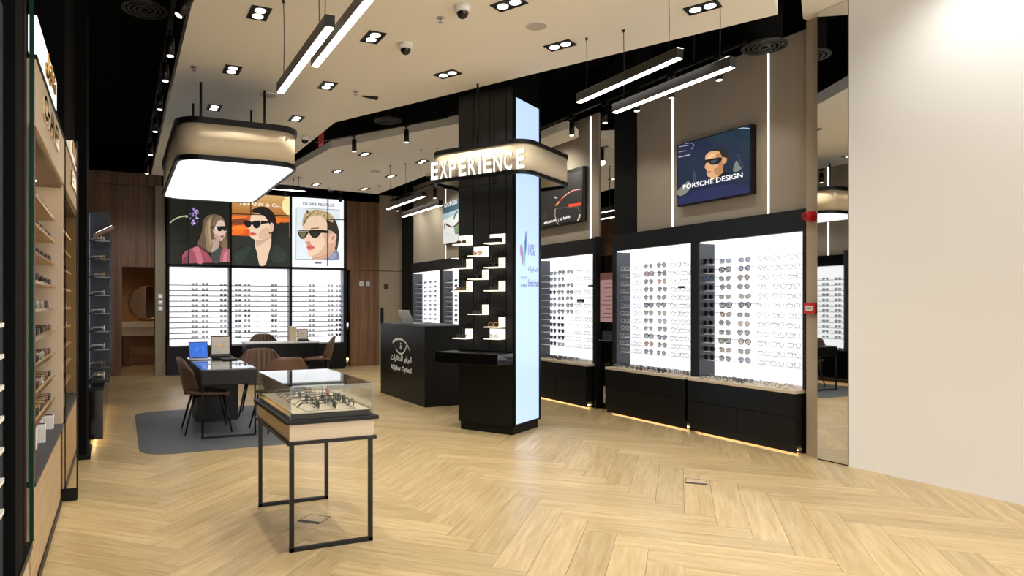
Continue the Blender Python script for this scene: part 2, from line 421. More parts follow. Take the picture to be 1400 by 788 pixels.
downlight(3.86, 5.39, 'twin downlight near the hanging wires of the linear pendants', turn=0.46)
downlight(2.94, 4.82, 'twin downlight cut by the top edge beside a dome camera', turn=0.46)
downlight(4.46, 4.21, 'twin downlight in the ceiling corner above the mirror', turn=0.46)
for x, ys, w in ((3.7, (10.63, 12.19, 13.71), 'row beside the dark slot'), (4.8, (10.76, 12.25, 13.81), 'row over the reception side')):
    for y, n in zip(ys, ('first', 'second', 'third')): downlight(x, y, 'small twin downlight in the far raft, %s along the %s' % (n, w))
for x in (1.08, 2.15, 3.2):
    for y in (-1.6, 0.2, 2.0, 3.8): spot((x, y, 3.97), DOWN_W * (0.3 if x > 3 else 0.9))
for y in (-1.2, 0.2, 1.6, 2.9): spot((5.45, y, 4.3), 44, 2.4, col=(1.0, 0.98, 0.95), d=(0.32, 0, -1))   # unseen lamps added to brighten the white wall

def pendant(x, y0, y1, z, label, w=0.066, along='y', zc=4.0, energy=True):
    ln = y1 - y0
    t = thing('linear_pendant', label, 'light', (x, (y0 + y1) / 2, z) if along == 'y' else ((y0 + y1) / 2, x, z), 0 if along == 'y' else PI / 2, 'black linear pendant lights hung on wires')
    b = MB(); b.box(-w / 2, w / 2, -ln / 2, ln / 2, 0.008, 0.085); b.build('housing', BMET, t, 0.002)
    MB().box(-w / 2 + 0.008, w / 2 - 0.008, -ln / 2 + 0.004, ln / 2 - 0.004, 0.0, 0.008).build('diffuser', LITLIN, t)
    for s in (-1, 1):
        MB().tube([(0, s * (ln / 2 - 0.12), 0.08), (0.006, s * (ln / 2 - 0.12), (zc - z) * 0.55), (0, s * (ln / 2 - 0.12), zc - z)], 0.0035, 5).cyl(0, s * (ln / 2 - 0.12), zc - z - 0.02, zc - z, 0.012, 8).build('wire', BMET, t)
pendant(1.22, 4.18, 5.65, 3.27, 'lower linear pendant of the crossing pair above the glass display case')
pendant(1.43, 3.86, 5.34, 3.42, 'higher linear pendant of the pair above the display case, cut by the top edge')
pendant(3.98, 3.98, 5.26, 3.42, 'higher linear pendant of the pair before the wall screen')
pendant(4.17, 3.65, 4.97, 3.27, 'lower linear pendant of the pair before the wall screen')
pendant(4.41, 9.82, 11.42, 3.22, 'higher linear pendant hung over the reception counter')
pendant(4.60, 9.60, 11.15, 3.06, 'lower linear pendant hung over the reception counter')
pendant(13.3, 2.40, 3.25, 3.78, 'linear pendant behind the big lightbox, nearer the black slot', along='x')
pendant(13.05, 2.62, 3.30, 3.72, 'linear pendant behind the big lightbox, lower of that pair', along='x')

# track heads
def track_head(x, y, z, label, group, tilt=None, top=0.1, r=0.036, h=0.18):
    t = thing('track_spotlight', label, 'light', (x, y, z), 0, group)
    MB().box(-0.02, 0.02, -0.05, 0.05, h + 0.05, h + top).build('adapter', BLACK, t)
    MB().cyl(0, 0, h, h + 0.06, 0.012, 8).build('stem', BLACK, t)
    b = MB().cyl(0, 0, 0.004, h, r, 16); hd = b.build('head', BMET, t)
    f = MB().cyl(0, 0, 0.0, 0.006, r * 0.82, 16).build('lamp_lens', LAMPM, t)
    if tilt:
        for q in (hd, f):
            q.rotation_euler = tilt
    return t
tr = MB().box(5.58, 5.62, 4.75, 9.6, 4.07, 4.10).cyl(5.6, 5.4, 4.1, ZB, 0.006, 6).cyl(5.6, 9.2, 4.1, ZB, 0.006, 6).build('lighting_track', BLACK)
tag(tr, 'black lighting track along the top of the display wall', 'track')
for y, n in ((7.55, 'fifth from the mirror'), (6.86, 'fourth from the mirror'), (6.28, 'third from the mirror'), (5.73, 'second from the mirror'), (5.07, 'nearest the mirror')):
    track_head(5.6, y, 3.80, 'black cylinder spotlight above the display wall, ' + n, 'spotlights above the display wall', top=0.09)
    spot((5.6, y, 3.78), 14, 1.4, d=(0.5, 0, -1))
track_head(5.6, 8.7, 3.80, 'added black cylinder spotlight brightening the display wall, behind the column sign', 'spotlights above the display wall', top=0.09)  # head and lamp added to brighten the wall covering here
spot((5.6, 8.7, 3.78), 60, 1.9, d=(0.85, 0, -0.7))
tr = MB().box(0.39, 0.43, 5.4, 13.6, 4.07, 4.10).cyl(0.41, 6.0, 4.1, ZB, 0.006, 6).cyl(0.41, 13.0, 4.1, ZB, 0.006, 6).build('lighting_track', BLACK)
tag(tr, 'black lighting track along the dark corridor ceiling', 'track')
for i, y in enumerate((5.6, 6.55, 7.3, 8.4, 9.5, 11.0, 12.6)):
    track_head(0.41, y, 3.76, 'black cylinder spotlight, %s in the line over the dark corridor' % ORD[i], 'spotlights over the dark corridor', tilt=(0.0, 0.5, 0) if i == 0 else None, top=0.13)
    if i == 6: spot((0.38, y, 3.74), 90, 1.2, d=(-0.08, 0.9, -0.75))
    elif i % 2 == 0: spot((0.38, y, 3.74), 16, 1.3, d=(-0.35, 0, -1))
for nm, bx, pts, lab in (('a', (2.9, 4.8, 14.43, 14.47, 4.05, 4.08), ((3.0, 14.45), (4.7, 14.45)), 'black lighting track before the backlit portraits'), ('b', (5.70, 5.74, 11.2, 14.6, 3.90, 3.93), ((5.72, 11.3), (5.72, 14.5)), 'black lighting track over the far shelves')):
    t = thing('lighting_track', lab, 'track', (bx[0], bx[2], bx[4])); MB(t.location).box(*bx).build('rail', BLACK, t)
    b = MB(t.location)
    for x, y in pts: b.cyl(x, y, bx[5], ZB, 0.006, 6)
    b.build('hanger', BLACK, t)
tr = MB()
tr.tube([(4.06, 8.24, 4.055), (2.78, 10.38, 4.055)], 0.018, 4).cyl(3.95, 8.42, 4.06, ZB, 0.006, 6).cyl(2.9, 10.18, 4.06, ZB, 0.006, 6)
tag(tr.build('lighting_track', BLACK), 'black lighting track along the edge of the far ceiling raft', 'track')
track_head(3.20, 9.68, 3.80, 'black cylinder spotlight at the far raft edge, away from column', 'spotlights at the far raft edge', top=0.08)
track_head(3.70, 8.84, 3.80, 'black cylinder spotlight at the far raft edge beside column', 'spotlights at the far raft edge', top=0.08)
track_head(4.47, 14.50, 3.78, 'small black spotlight above the white framed portrait', 'spotlights before the back wall', top=0.09)
track_head(3.2, 14.40, 3.80, 'small black spotlight over the gap beside the sunset portrait', 'spotlights before the back wall', top=0.09)
track_head(5.72, 12.2, 3.62, 'black cylinder spotlight over the far shelves beside a linear pendant', 'spotlights over the far shelves', top=0.10)
track_head(5.72, 14.2, 3.62, 'black cylinder spotlight farthest along the display wall by the door', 'spotlights over the far shelves', top=0.10)

for y in (12.2, 13.3, 14.2): spot((5.72, y, 3.6), 24, 2.2, d=(0.7, 0.25, -0.6))
# air diffusers hanging in the black plenum
def diffuser(x, y, z, r, label):
    t = thing('air_diffuser', label, 'vent', (x, y, z), 0, 'round black air diffusers')
    out = [(r * math.cos(2 * PI * i / 32), r * math.sin(2 * PI * i / 32)) for i in range(32)]
    for k, (a, b_) in enumerate(((1.0, 0.84), (0.74, 0.62), (0.52, 0.40), (0.30, 0.18))):
        MB().ring([(p[0] * a, p[1] * a) for p in out], [(p[0] * b_, p[1] * b_) for p in out], 0.0, 0.02 + 0.006 * k).build('ring', mat('vent_black', (34, 35, 33), 0.5), t)
    MB().cyl(0, 0, 0.03, ZB - z, r * 0.78, 28).build('duct', VOID, t)
diffuser(5.82, 4.72, 4.05, 0.21, 'large round air diffuser near the mirror and wall pier')
diffuser(3.48, 9.01, 4.12, 0.20, 'round air diffuser in the black slot before the far raft')
diffuser(0.20, 6.69, 4.2, 0.20, 'round air diffuser in the dark corridor ceiling')
diffuser(2.62, 12.2, 4.15, 0.20, 'round air diffuser beyond the hanging lightbox')
# ceiling furniture
def dome(x, y, label, r=0.06):
    t = thing('dome_camera', label, 'camera', (x, y, 4.0), 0, 'white dome cameras')
    MB().cyl(0, 0, -0.055, 0.0, r * 1.05, 20, r * 1.15).build('mount', PAPER, t)
    b = MB(); n = 16; rings = []
    for j in range(5):
        a = PI / 2 * j / 4
        rings.append([(r * 0.85 * math.cos(a) * math.cos(2 * PI * i / n), r * 0.85 * math.cos(a) * math.sin(2 * PI * i / n), -0.055 - r * 0.85 * math.sin(a)) for i in range(n)])
    vs = [v for q in rings for v in q]
    b.add(vs, [(j * n + i, j * n + (i + 1) % n, (j + 1) * n + (i + 1) % n, (j + 1) * n + i) for j in range(4) for i in range(n)], 0, True)
    b.build('dome', LENSF, t)
dome(2.49, 5.97, 'white dome camera in the middle of the main ceiling')
dome(2.61, 5.02, 'white dome camera cut by the top edge of the view')
dome(2.50, 9.89, 'white dome camera near the hanging lightbox and red sign')
dome(4.10, 14.0, 'white dome camera in front of the white framed portrait', 0.05)
dome(5.36, 11.7, 'white dome camera at the far raft edge above the counter', 0.05)
def sprinkler(x, y, label):
    t = thing('sprinkler', label, 'sprinkler', (x, y, 4.0), 0, 'small silver sprinklers')
    MB().cyl(0, 0, -0.006, 0, 0.035, 14).build('rosette', SILVER, t)
    MB().cyl(0, 0, -0.04, -0.006, 0.009, 8).cyl(0, 0, -0.044, -0.04, 0.022, 12).build('nozzle', SILVER, t)
sprinkler(2.54, 5.30, 'silver sprinkler between the two dome cameras')
sprinkler(2.51, 7.54, 'silver sprinkler beside the black wedge vent')
sprinkler(0.70, 7.45, 'silver sprinkler at the corridor edge of the ceiling')
sprinkler(4.95, 13.3, 'silver sprinkler in the far raft')
sprinkler(0.72, 11.6, 'silver sprinkler at the corridor edge beyond the lightbox')
def ceiling_speaker(x, y, r, label):
    t = thing('ceiling_speaker', label, 'speaker', (x, y, 4.0), 0, 'round ceiling speakers')
    MB().cyl(0, 0, -0.006, 0, r, 28).build('rim', PAPER, t)
    MB().cyl(0, 0, -0.009, -0.006, r * 0.86, 28).build('mesh_grille', mat('speaker_mesh', (196, 190, 186), 0.8), t)
ceiling_speaker(3.40, 5.10, 0.10, 'round white ceiling speaker near the front downlights')
ceiling_speaker(1.60, 8.10, 0.11, 'round white ceiling speaker above the hanging lightbox')
ceiling_speaker(4.35, 11.9, 0.11, 'round white ceiling speaker in the far raft')
w = MB((2.72, 7.62, 4.0)); w.add([(2.62, 7.66, 3.985), (2.82, 7.62, 3.985), (2.84, 7.72, 3.985), (2.62, 7.66, 3.999), (2.82, 7.62, 3.999), (2.84, 7.72, 3.999)], [(0, 1, 2), (5, 4, 3), (0, 3, 4, 1), (1, 4, 5, 2), (2, 5, 3, 0)])
tag(w.build('ceiling_slot', BLACKM), 'small black wedge shaped slot in the white ceiling', 'vent')
t = thing('exit_sign', 'small red rectangular sign in the black slot by the ceiling edge', 'sign', (2.75, 9.9, 3.90))
MB().box(-0.01, 0.01, -0.11, 0.11, 0, 0.17).build('plate', mat('red_sign', (150, 26, 22), 0.4, emit=0.5), t)
b = MB()
for i in range(3): b.box(-0.013, -0.01, -0.09, 0.09, 0.03 + i * 0.045, 0.05 + i * 0.045)
b.build('bar', mat('red_sign_dark', (60, 14, 12), 0.5), t)
MB().cyl(0, 0, 0.17, ZB - 3.9, 0.006, 8).build('hanger', BLACK, t)

# ------------------------------------------------------------------ eyewear
def outline(shape, n=14):
    out = []
    for i in range(n):
        a = 2 * PI * i / n; c_, s_ = math.cos(a), math.sin(a)
        if shape == 'round': x, z = 0.024 * c_, 0.023 * s_
        elif shape == 'aviator':
            x, z = 0.029 * c_, 0.025 * s_
            if s_ < 0: x *= 1 - 0.28 * (-s_)
            x += 0.003 * (-s_)
        elif shape == 'cat-eye':
            x = 0.028 * abs(c_) ** 0.8 * math.copysign(1, c_); z = 0.020 * abs(s_) ** 0.8 * math.copysign(1, s_) + 0.006 * c_
        elif shape == 'wide':
            x = 0.032 * abs(c_) ** 0.7 * math.copysign(1, c_); z = 0.024 * abs(s_) ** 0.8 * math.copysign(1, s_)
        else:
            x = 0.027 * abs(c_) ** 0.6 * math.copysign(1, c_); z = 0.019 * abs(s_) ** 0.65 * math.copysign(1, s_)
        out.append((x, z))
    return out
LENS = {'grey': (58, 62, 68), 'green': (70, 96, 82), 'blue': (86, 112, 156), 'brown': (112, 84, 52), 'pink': (206, 130, 132), 'amber': (176, 98, 32), 'olive': (122, 120, 62), 'yellow': (206, 176, 60), 'black': (18, 18, 20), 'pale blue': (150, 176, 206), 'pale green': (140, 172, 160), 'clear': (235, 240, 242), 'tan': (196, 164, 110)}
def lens_mat(k):
    return mat('lens_' + k.replace(' ', '_'), LENS[k], 0.08, 0.0, alpha=0.10 if k == 'clear' else (0.97 if k == 'black' else 0.74))
FR = {'black': ((20, 20, 22), .3, 0), 'gold': ((206, 168, 92), .25, 1), 'silver': ((176, 178, 182), .3, .9), 'brown': ((82, 54, 36), .3, 0), 'clear': ((168, 170, 174), .2, 0), 'white': ((196, 198, 202), .4, 0), 'blue': ((46, 60, 104), .3, 0), 'red': ((150, 52, 46), .3, 0), 'grey': ((112, 114, 120), .3, 0), 'green': ((52, 84, 62), .3, 0)}
def frame_mat(k):
    c, r, me_ = FR[k]; return mat('frame_' + k, c, r, me_)
def front(b, shape, th, mi=0):
    ol = outline(shape); zc = -min(z for x, z in ol) + th
    for s in (-1, 1):
        b.tube([(s * (0.036 + x), 0.0, z + zc) for x, z in ol], th, 4, True, mi)
    b.tube([(-0.011, 0.0, zc + 0.006), (0, -0.003, zc + 0.010), (0.011, 0.0, zc + 0.006)], th * 0.9, 4, mi=mi)
    return zc
def temple(b, s, zc, th, mi=0, folded=False):
    x = s * 0.068
    if folded:
        b.tube([(x, 0.004, zc + 0.012), (x * 0.94, 0.012 + (0.004 if s > 0 else 0), zc + 0.010), (-x * 0.75, 0.016 + (0.005 if s > 0 else 0), zc + 0.004), (-x, 0.018, zc - 0.012)], th * 0.8, 4, mi=mi)
    else:
        b.tube([(x * 0.93, 0.0, zc + 0.010), (x, 0.006, zc + 0.012), (x * 0.98, 0.095, zc + 0.010), (x * 0.95, 0.125, zc - 0.012)], th * 0.8, 4, mi=mi)
def lens(b, s, shape, zc, mi=0):
    ol = outline(shape); n = len(ol)
    vs = [(s * (0.036 + x), 0.001, z + zc) for x, z in ol] + [(s * 0.036, -0.003, zc)]
    b.add(vs, [(i, (i + 1) % n, n) for i in range(n)], mi, True)
_ew = {}
def eyewear(shape, fr, ln, loc, rz, label, group, name='sunglasses', parts=False, folded=False, tilt=0.0, flip=False, scale=1.0, thick=None):
    th = thick or {'black': 0.0030, 'brown': 0.0030}.get(fr, 0.0020)
    key = (shape, fr, ln, parts, folded, th)
    if key not in _ew:
        if parts:
            b = MB(); zc = front(b, shape, th); m1 = b.mesh('frame', frame_mat(fr)); ch = [('rim', m1)]
            for s in (-1, 1):
                b = MB(); temple(b, s, zc, th, folded=folded); ch.append(('temple', b.mesh('temple', frame_mat(fr))))
                b = MB(); lens(b, s, shape, zc); ch.append(('lens', b.mesh('lens', lens_mat(ln))))
            _ew[key] = ch
        else:
            b = MB(); zc = front(b, shape, th)
            for s in (-1, 1): temple(b, s, zc, th, folded=folded); lens(b, s, shape, zc, 1)
            _ew[key] = b.mesh('eyewear', [frame_mat(fr), lens_mat(ln)])
    if parts:
        o = bpy.data.objects.new(name, None); o.empty_display_size = 0.05
        for nm, me_ in _ew[key]:
            c = bpy.data.objects.new(nm, me_); C.objects.link(c); c.parent = o
    else: o = bpy.data.objects.new(name, _ew[key])
    C.objects.link(o)
    o.location = loc; o.rotation_euler = (tilt, PI if flip else 0, rz); o.scale = (scale,) * 3
    if flip: o.location.z += 0.05
    return tag(o, label, 'sunglasses' if name == 'sunglasses' else 'eyeglasses', group)
# one joined mass for frames past the count that stands singly
class Mass:
    def __init__(s): s.mb = MB(); s.mats = []; s.idx = {}
    def slot(s, m):
        if m.name not in s.idx: s.idx[m.name] = len(s.mats); s.mats.append(m)
        return s.idx[m.name]
    def put(s, shape, fr, ln, loc, rz, folded=False):
        b = MB(); th = 0.003 if fr in ('black', 'brown') else 0.002
        a, l_ = s.slot(frame_mat(fr)), s.slot(lens_mat(ln))
        zc = front(b, shape, th, a)
        for q in (-1, 1): temple(b, q, zc, th, a, folded); lens(b, q, shape, zc, l_)
        M = Matrix.Translation(loc) @ Matrix.Rotation(rz, 4, 'Z')
        n = len(s.mb.v); s.mb.v += [M @ v for v in b.v]; s.mb.f += [[i + n for i in f] for f in b.f]; s.mb.mi += b.mi; s.mb.sm += b.sm
mass = Mass()

# ------------------------------------------------------------------ display wall on the right
def cabinet(y0, y1, label, ledside=True):
    t = thing('display_cabinet', label, 'cabinet', (XR - 0.08, (y0 + y1) / 2, 0))
    oz = t.location
    X0 = XR - 0.24; X1 = XR + 0.18
    MB(oz).box(X0 + 0.02, X1, y0, y1, 0.10, 0.605).build('body', BLACK, t)
    ym = (y0 + y1) / 2
    MB(oz).box(X0, X0 + 0.02, y0, y1, 0.375, 0.605).build('drawer', BLACK, t, 0.002)
    MB(oz).box(X0, X0 + 0.02, y0, ym - 0.002, 0.10, 0.369).build('door', BLACK, t, 0.002)
    MB(oz).box(X0, X0 + 0.02, ym + 0.002, y1, 0.10, 0.369).build('door', BLACK, t, 0.002)
    MB(oz).box(X0 + 0.14, X1, y0 + 0.02, y1 - 0.02, 0.0, 0.10).build('plinth', BMET, t)
    MB(oz).box(X0 + 0.03, X0 + 0.045, y0 + 0.004, y1 - 0.004, 0.016, 0.10).build('kick_board', BMET, t)
    MB(oz).box(X0 - 0.005, X1, y0 - 0.0, y1 + 0.0, 0.607, 0.640).build('tray', TRAYM, t, 0.003)
    MB(oz).box(X0 + 0.09, X0 + 0.12, y0 + 0.04, y1 - 0.04, 0.03, 0.036).build('led_strip', LEDFLOOR, t)
    return t
def shelf_bay(t, y0, y1, rows_z, solid_y=None):
    """opening with a glowing back panel, charcoal cheeks and clear shelves; children of unit t"""
    oz = t.location
    MB(oz).box(XR + 0.16, XR + 0.18, y0 + 0.02, y1 - 0.0, 0.645, 2.225).build('light_panel', LIT, t)
    for a in (y0, y1 - 0.012): MB(oz).box(XR - 0.085, XR + 0.16, a, a + 0.012, 0.645, 2.235).build('cheek', CHAR, t)
    MB(oz).box(XR - 0.075, XR + 0.15, y0 + 0.015, y1 - 0.015, 2.222, 2.235).build('top_light', LITSIDE, t)
    for z in rows_z:
        MB(oz).box(XR - 0.035, XR + 0.155, y0 + 0.02, y1 - 0.03, z - 0.008, z).build('shelf', ACRYL, t)
ROWZ = [1.972 - 0.1023 * i for i in range(12)]
def unit(name, y0, y1, divs, label):
    t = thing('display_unit', label, 'display', (XR - 0.05, (y0 + y1) / 2, 0.64))
    oz = t.location
    MB(oz).box(XR - 0.10, XR + 0.2, y0, y1, 2.24, 2.462).build('header', HEAD, t, 0.003)
    MB(oz).box(XR + 0.18, XR + 0.22, y0, y1, 0.642, 2.24).build('back', HEAD, t)
    edges = [y0] + divs + [y1]
    for i, e in enumerate(edges):
        a, b = (e, e + 0.03) if i == 0 else ((e - 0.06, e) if i == len(edges) - 1 else (e - 0.055, e + 0.055))
        MB(oz).box(XR - 0.10, XR + 0.18, a, b, 0.642, 2.24).build('upright', HEAD, t, 0.002)
    for i in range(len(edges) - 1):
        shelf_bay(t, edges[i] + (0.03 if i == 0 else 0.055), edges[i + 1] - (0.06 if i == len(edges) - 2 else 0.055), ROWZ)
    return t
unit('u1', 4.585, 7.49, [6.02], 'charcoal framed display unit with two glowing bays beside the mirror')
unit('u2', 7.89, 11.3, [9.42], 'charcoal framed display unit with glowing bays behind the lit column')
unit('u3', 11.35, 14.62, [13.02], 'charcoal framed display unit with glowing bays behind the counter')
cabinet(4.60, 5.985, 'black low cabinet with beige tray top next to the beige pier')
cabinet(6.03, 7.47, 'black low cabinet with beige tray top beside the dark recess')
cabinet(7.90, 9.40, 'black low cabinet with beige tray top right behind the lit column')
cabinet(9.44, 11.25, 'black low cabinet hidden mostly by the lit column')
cabinet(11.4, 13.0, 'black low cabinet behind the reception counter')
cabinet(13.04, 14.58, 'black low cabinet at the far end by the door')
# pink notice and bits in the dark recess
t = thing('notice_board', 'pink printed notice in the dark recess between display units', 'sign', (XR - 0.03, 7.68, 1.25))
MB().box(-0.012, 0.008, -0.14, 0.14, 0, 0.60).build('sheet', mat('pink_paper_glow', (214, 168, 166), 0.6, emit=0.35), t)  # sheet and heading get a faint glow of their own colour
MB().box(-0.014, 0.008, -0.14, 0.14, 0.60, 0.70).build('heading', mat('rose_paper_glow', (150, 96, 88), 0.6, emit=0.25), t)
b = MB()
for i in range(9): b.box(-0.0135, -0.012, -0.11, 0.11 - 0.05 * (i % 3), 0.06 + 0.06 * i, 0.07 + 0.06 * i)
b.build('print', mat('rose_ink', (150, 90, 96), 0.7), t)
t = thing('wall_bracket', 'small silver bracket shelf under the pink notice', 'bracket', (XR - 0.06, 7.68, 0.98))
MB().box(-0.04, 0.04, -0.11, 0.11, 0, 0.012).build('ledge', SILVER, t)
MB().box(0.03, 0.04, -0.11, 0.11, 0.012, 0.14).build('back_plate', CHAR, t)
t = thing('socket_panel', 'pale panel low in the dark recess above floor', 'panel', (XR - 0.035, 7.69, 0.09))
MB().box(-0.008, 0.008, -0.06, 0.06, 0, 0.24).build('plate', BEIGE, t)
MB().box(-0.012, -0.008, -0.03, 0.03, 0.08, 0.14).build('cover', PAPER, t)

FRM = ['black', 'gold', 'silver', 'brown', 'grey']
code = {'b': 'blue', 'g': 'green', 'k': 'grey', 'o': 'olive', 'n': 'brown', 'p': 'pink', 'a': 'amber', 'y': 'yellow', 'c': 'pale green', 'l': 'pale blue', 't': 'tan', 'x': 'black'}
def wall_col(y, cols, bayname, colname, shapes, x=XR - 0.0, frames=None):
    for i, ch in enumerate(cols):
        if ch == '-': continue
        ln = code[ch]; sh = shapes[i % len(shapes)]
        fr = (frames or ('silver', 'black', 'gold', 'silver'))[i % (len(frames) if frames else 4)]
        eyewear(sh, fr, ln, (x - 0.02, y + random.uniform(-.012, .012), ROWZ[i]), -PI / 2, '%s %s sunglasses, %s row from top, %s, %s' % (ln, sh, ORD[i], colname, bayname), 'sunglasses on the glowing display wall', scale=1.27)
def wall_clear(y, bayname, colname, rowset=range(12)):
    for i in rowset:
        sh = random.choice(['rectangular', 'round', 'cat-eye'])
        eyewear(sh, random.choice(['clear', 'silver', 'clear', 'white']), 'clear', (XR - 0.02, y + random.uniform(-.015, .015), ROWZ[i]), -PI / 2, 'pale %s eyeglasses, %s row from top, %s, %s' % (sh, ORD[i], colname, bayname), 'pale eyeglasses on the glowing display wall', 'eyeglasses', scale=1.2)
B2 = 'glowing bay next to beige pier'
wall_col(5.88, 'xxbxxxxxxxxx', B2, 'dark side column', ['aviator', 'rectangular', 'round'], frames=['black'])
wall_col(5.64, 'bgkkognkkook', B2, 'second column', ['rectangular', 'wide', 'cat-eye', 'aviator'])
wall_col(5.38, 'bbkkokktgtbb', B2, 'third column', ['rectangular', 'round', 'aviator', 'aviator', 'cat-eye', 'aviator'])
for y, n in ((5.13, 'fourth column'), (4.95, 'fifth column'), (4.77, 'last column')): wall_clear(y, B2, n)
B1 = 'glowing bay beside dark recess'
wall_col(6.86, 'gpkggkonncak', B1, 'first bold column', ['round', 'wide', 'aviator', 'aviator'])
wall_col(6.63, 'gkpkncclkkkk', B1, 'second bold column', ['aviator', 'round', 'round', 'aviator', 'cat-eye'])
for y, n in ((7.33, 'dark side column'), (7.08, 'second pale column'), (6.40, 'third pale column'), (6.24, 'last pale column')): wall_clear(y, B1, n)
B3 = 'glowing bay beside the lit column'
wall_col(9.02, 'kkkxkkkxxxxx', B3, 'dark side column', ['rectangular', 'round'], frames=['black'])
wall_col(8.80, 'gkkkkgkxxxxn', B3, 'second column', ['aviator', 'round', 'rectangular'], frames=['black', 'silver'])
wall_col(8.57, 'c-kgkcg-----', B3, 'third column', ['aviator', 'rectangular'], frames=['silver', 'black'])
for y, n in ((8.36, 'fourth column'), (8.13, 'last column')): wall_clear(y, B3, n, range(0, 12, 1))
# small black name plates standing in the bays
for y, z, w_, lab in ((6.28, 1.70, 0.10, 'small black name plate in the bay beside dark recess'), (8.28, 1.53, 0.16, 'larger black name plate in the bay beside lit column'), (8.04, 1.76, 0.10, 'black name plate half hidden at the bay edge near lit column')):
    t = thing('name_plate', lab, 'sign', (XR - 0.04, y, z)); MB().box(-0.004, 0.004, -w_ / 2, w_ / 2, 0, 0.05 if w_ > .12 else 0.028).build('plate', BLACKM, t)
    MB().box(-0.006, -0.004, -w_ * .35, w_ * .35, 0.012, 0.018).build('print', PAPER, t)
# frames beyond the first three hundred: far unit and the bay behind the column
for y in (13.98, 13.74, 13.47, 12.75, 12.45, 14.3):
    for i in range(12): mass.put(random.choice(['rectangular', 'round', 'aviator']), 'black', random.choice(['black', 'grey', 'brown']), (XR - 0.02, y, ROWZ[i]), -PI / 2)
for y in (9.7, 10.0): 
    for i in range(12): mass.put('rectangular', 'black', 'grey', (XR - 0.02, y, ROWZ[i]), -PI / 2)
# frames lying folded on the tray tops
def tray_row(ya, yb, n, bold, where, rowsx, seedk):
    rnd = random.Random(seedk)
    for r_, x in enumerate(rowsx):
        for i in range(n):
            y = ya + (yb - ya) * (i + 0.5) / n + rnd.uniform(-.02, .02)
            bd = bold(i, r_)
            fr = rnd.choice(['black', 'black', 'brown', 'blue', 'grey']) if bd else rnd.choice(['silver', 'grey', 'clear', 'gold'])
            eyewear(rnd.choice(['round', 'rectangular', 'cat-eye']), fr, 'clear' if not bd else rnd.choice(['clear', 'grey']), (x, y, 0.640), -PI / 2 + rnd.uniform(-.35, .35), '%s frame on tray, %s row, %s from mirror side, %s' % (fr, ('front', 'middle', 'back')[r_], ORD[n - 1 - i] if False else ORD[i], where), 'folded frames on the tray tops', 'eyeglasses', folded=False, tilt=0.0)
tray_row(4.72, 5.85, 7, lambda i, r: i >= 3, 'cabinet next to beige pier', (XR - 0.17, XR - 0.04), 3)
tray_row(6.12, 7.38, 9, lambda i, r: 2 <= i <= 5 or r == 1, 'cabinet beside dark recess', (XR - 0.17, XR - 0.06, XR + 0.04), 4)
tray_row(8.02, 9.3, 9, lambda i, r: i >= 3, 'cabinet behind lit column', (XR - 0.17, XR - 0.06, XR + 0.04), 5)
# red fire devices on the pier
t = thing('fire_siren', 'red round fire siren on the beige pier', 'alarm', (XR - 0.10, 4.51, 2.37))
b = MB()
for r_, x0, x1 in ((0.055, -0.03, 0), (0.042, -0.10, -0.03), (0.034, -0.115, -0.10)):
    n = 20
    vs = [(x, r_ * math.cos(2 * PI * i / n), r_ * math.sin(2 * PI * i / n)) for x in (x0, x1) for i in range(n)]
    b.add(vs, [(i, (i + 1) % n, n + (i + 1) % n, n + i) for i in range(n)] + [tuple(range(n)), tuple(range(n, 2 * n))])
b.build('horn', RED, t)
b = MB(); vs = [(-0.117, 0.026 * math.cos(2 * PI * i / 16), 0.026 * math.sin(2 * PI * i / 16)) for i in range(16)]; b.add(vs, [tuple(range(16))]); b.build('horn_mouth', mat('dark_red', (110, 18, 18), 0.6), t)
t = thing('fire_call_point', 'red square fire call point on the beige pier', 'alarm', (XR - 0.10, 4.51, 1.41))
MB().box(-0.045, 0, -0.06, 0.06, 0, 0.105).build('case', RED, t, 0.004)
MB().box(-0.049, -0.045, -0.035, 0.035, 0.03, 0.075).build('window_plate', PAPER, t)
b = MB(); text_into(b, 'FIRE', (-0.0495, 0.026, 0.042), (0, -1, 0), (0, 0, 1), w=0.052, depth=0.001); b.build('lettering', BLACKM, t)

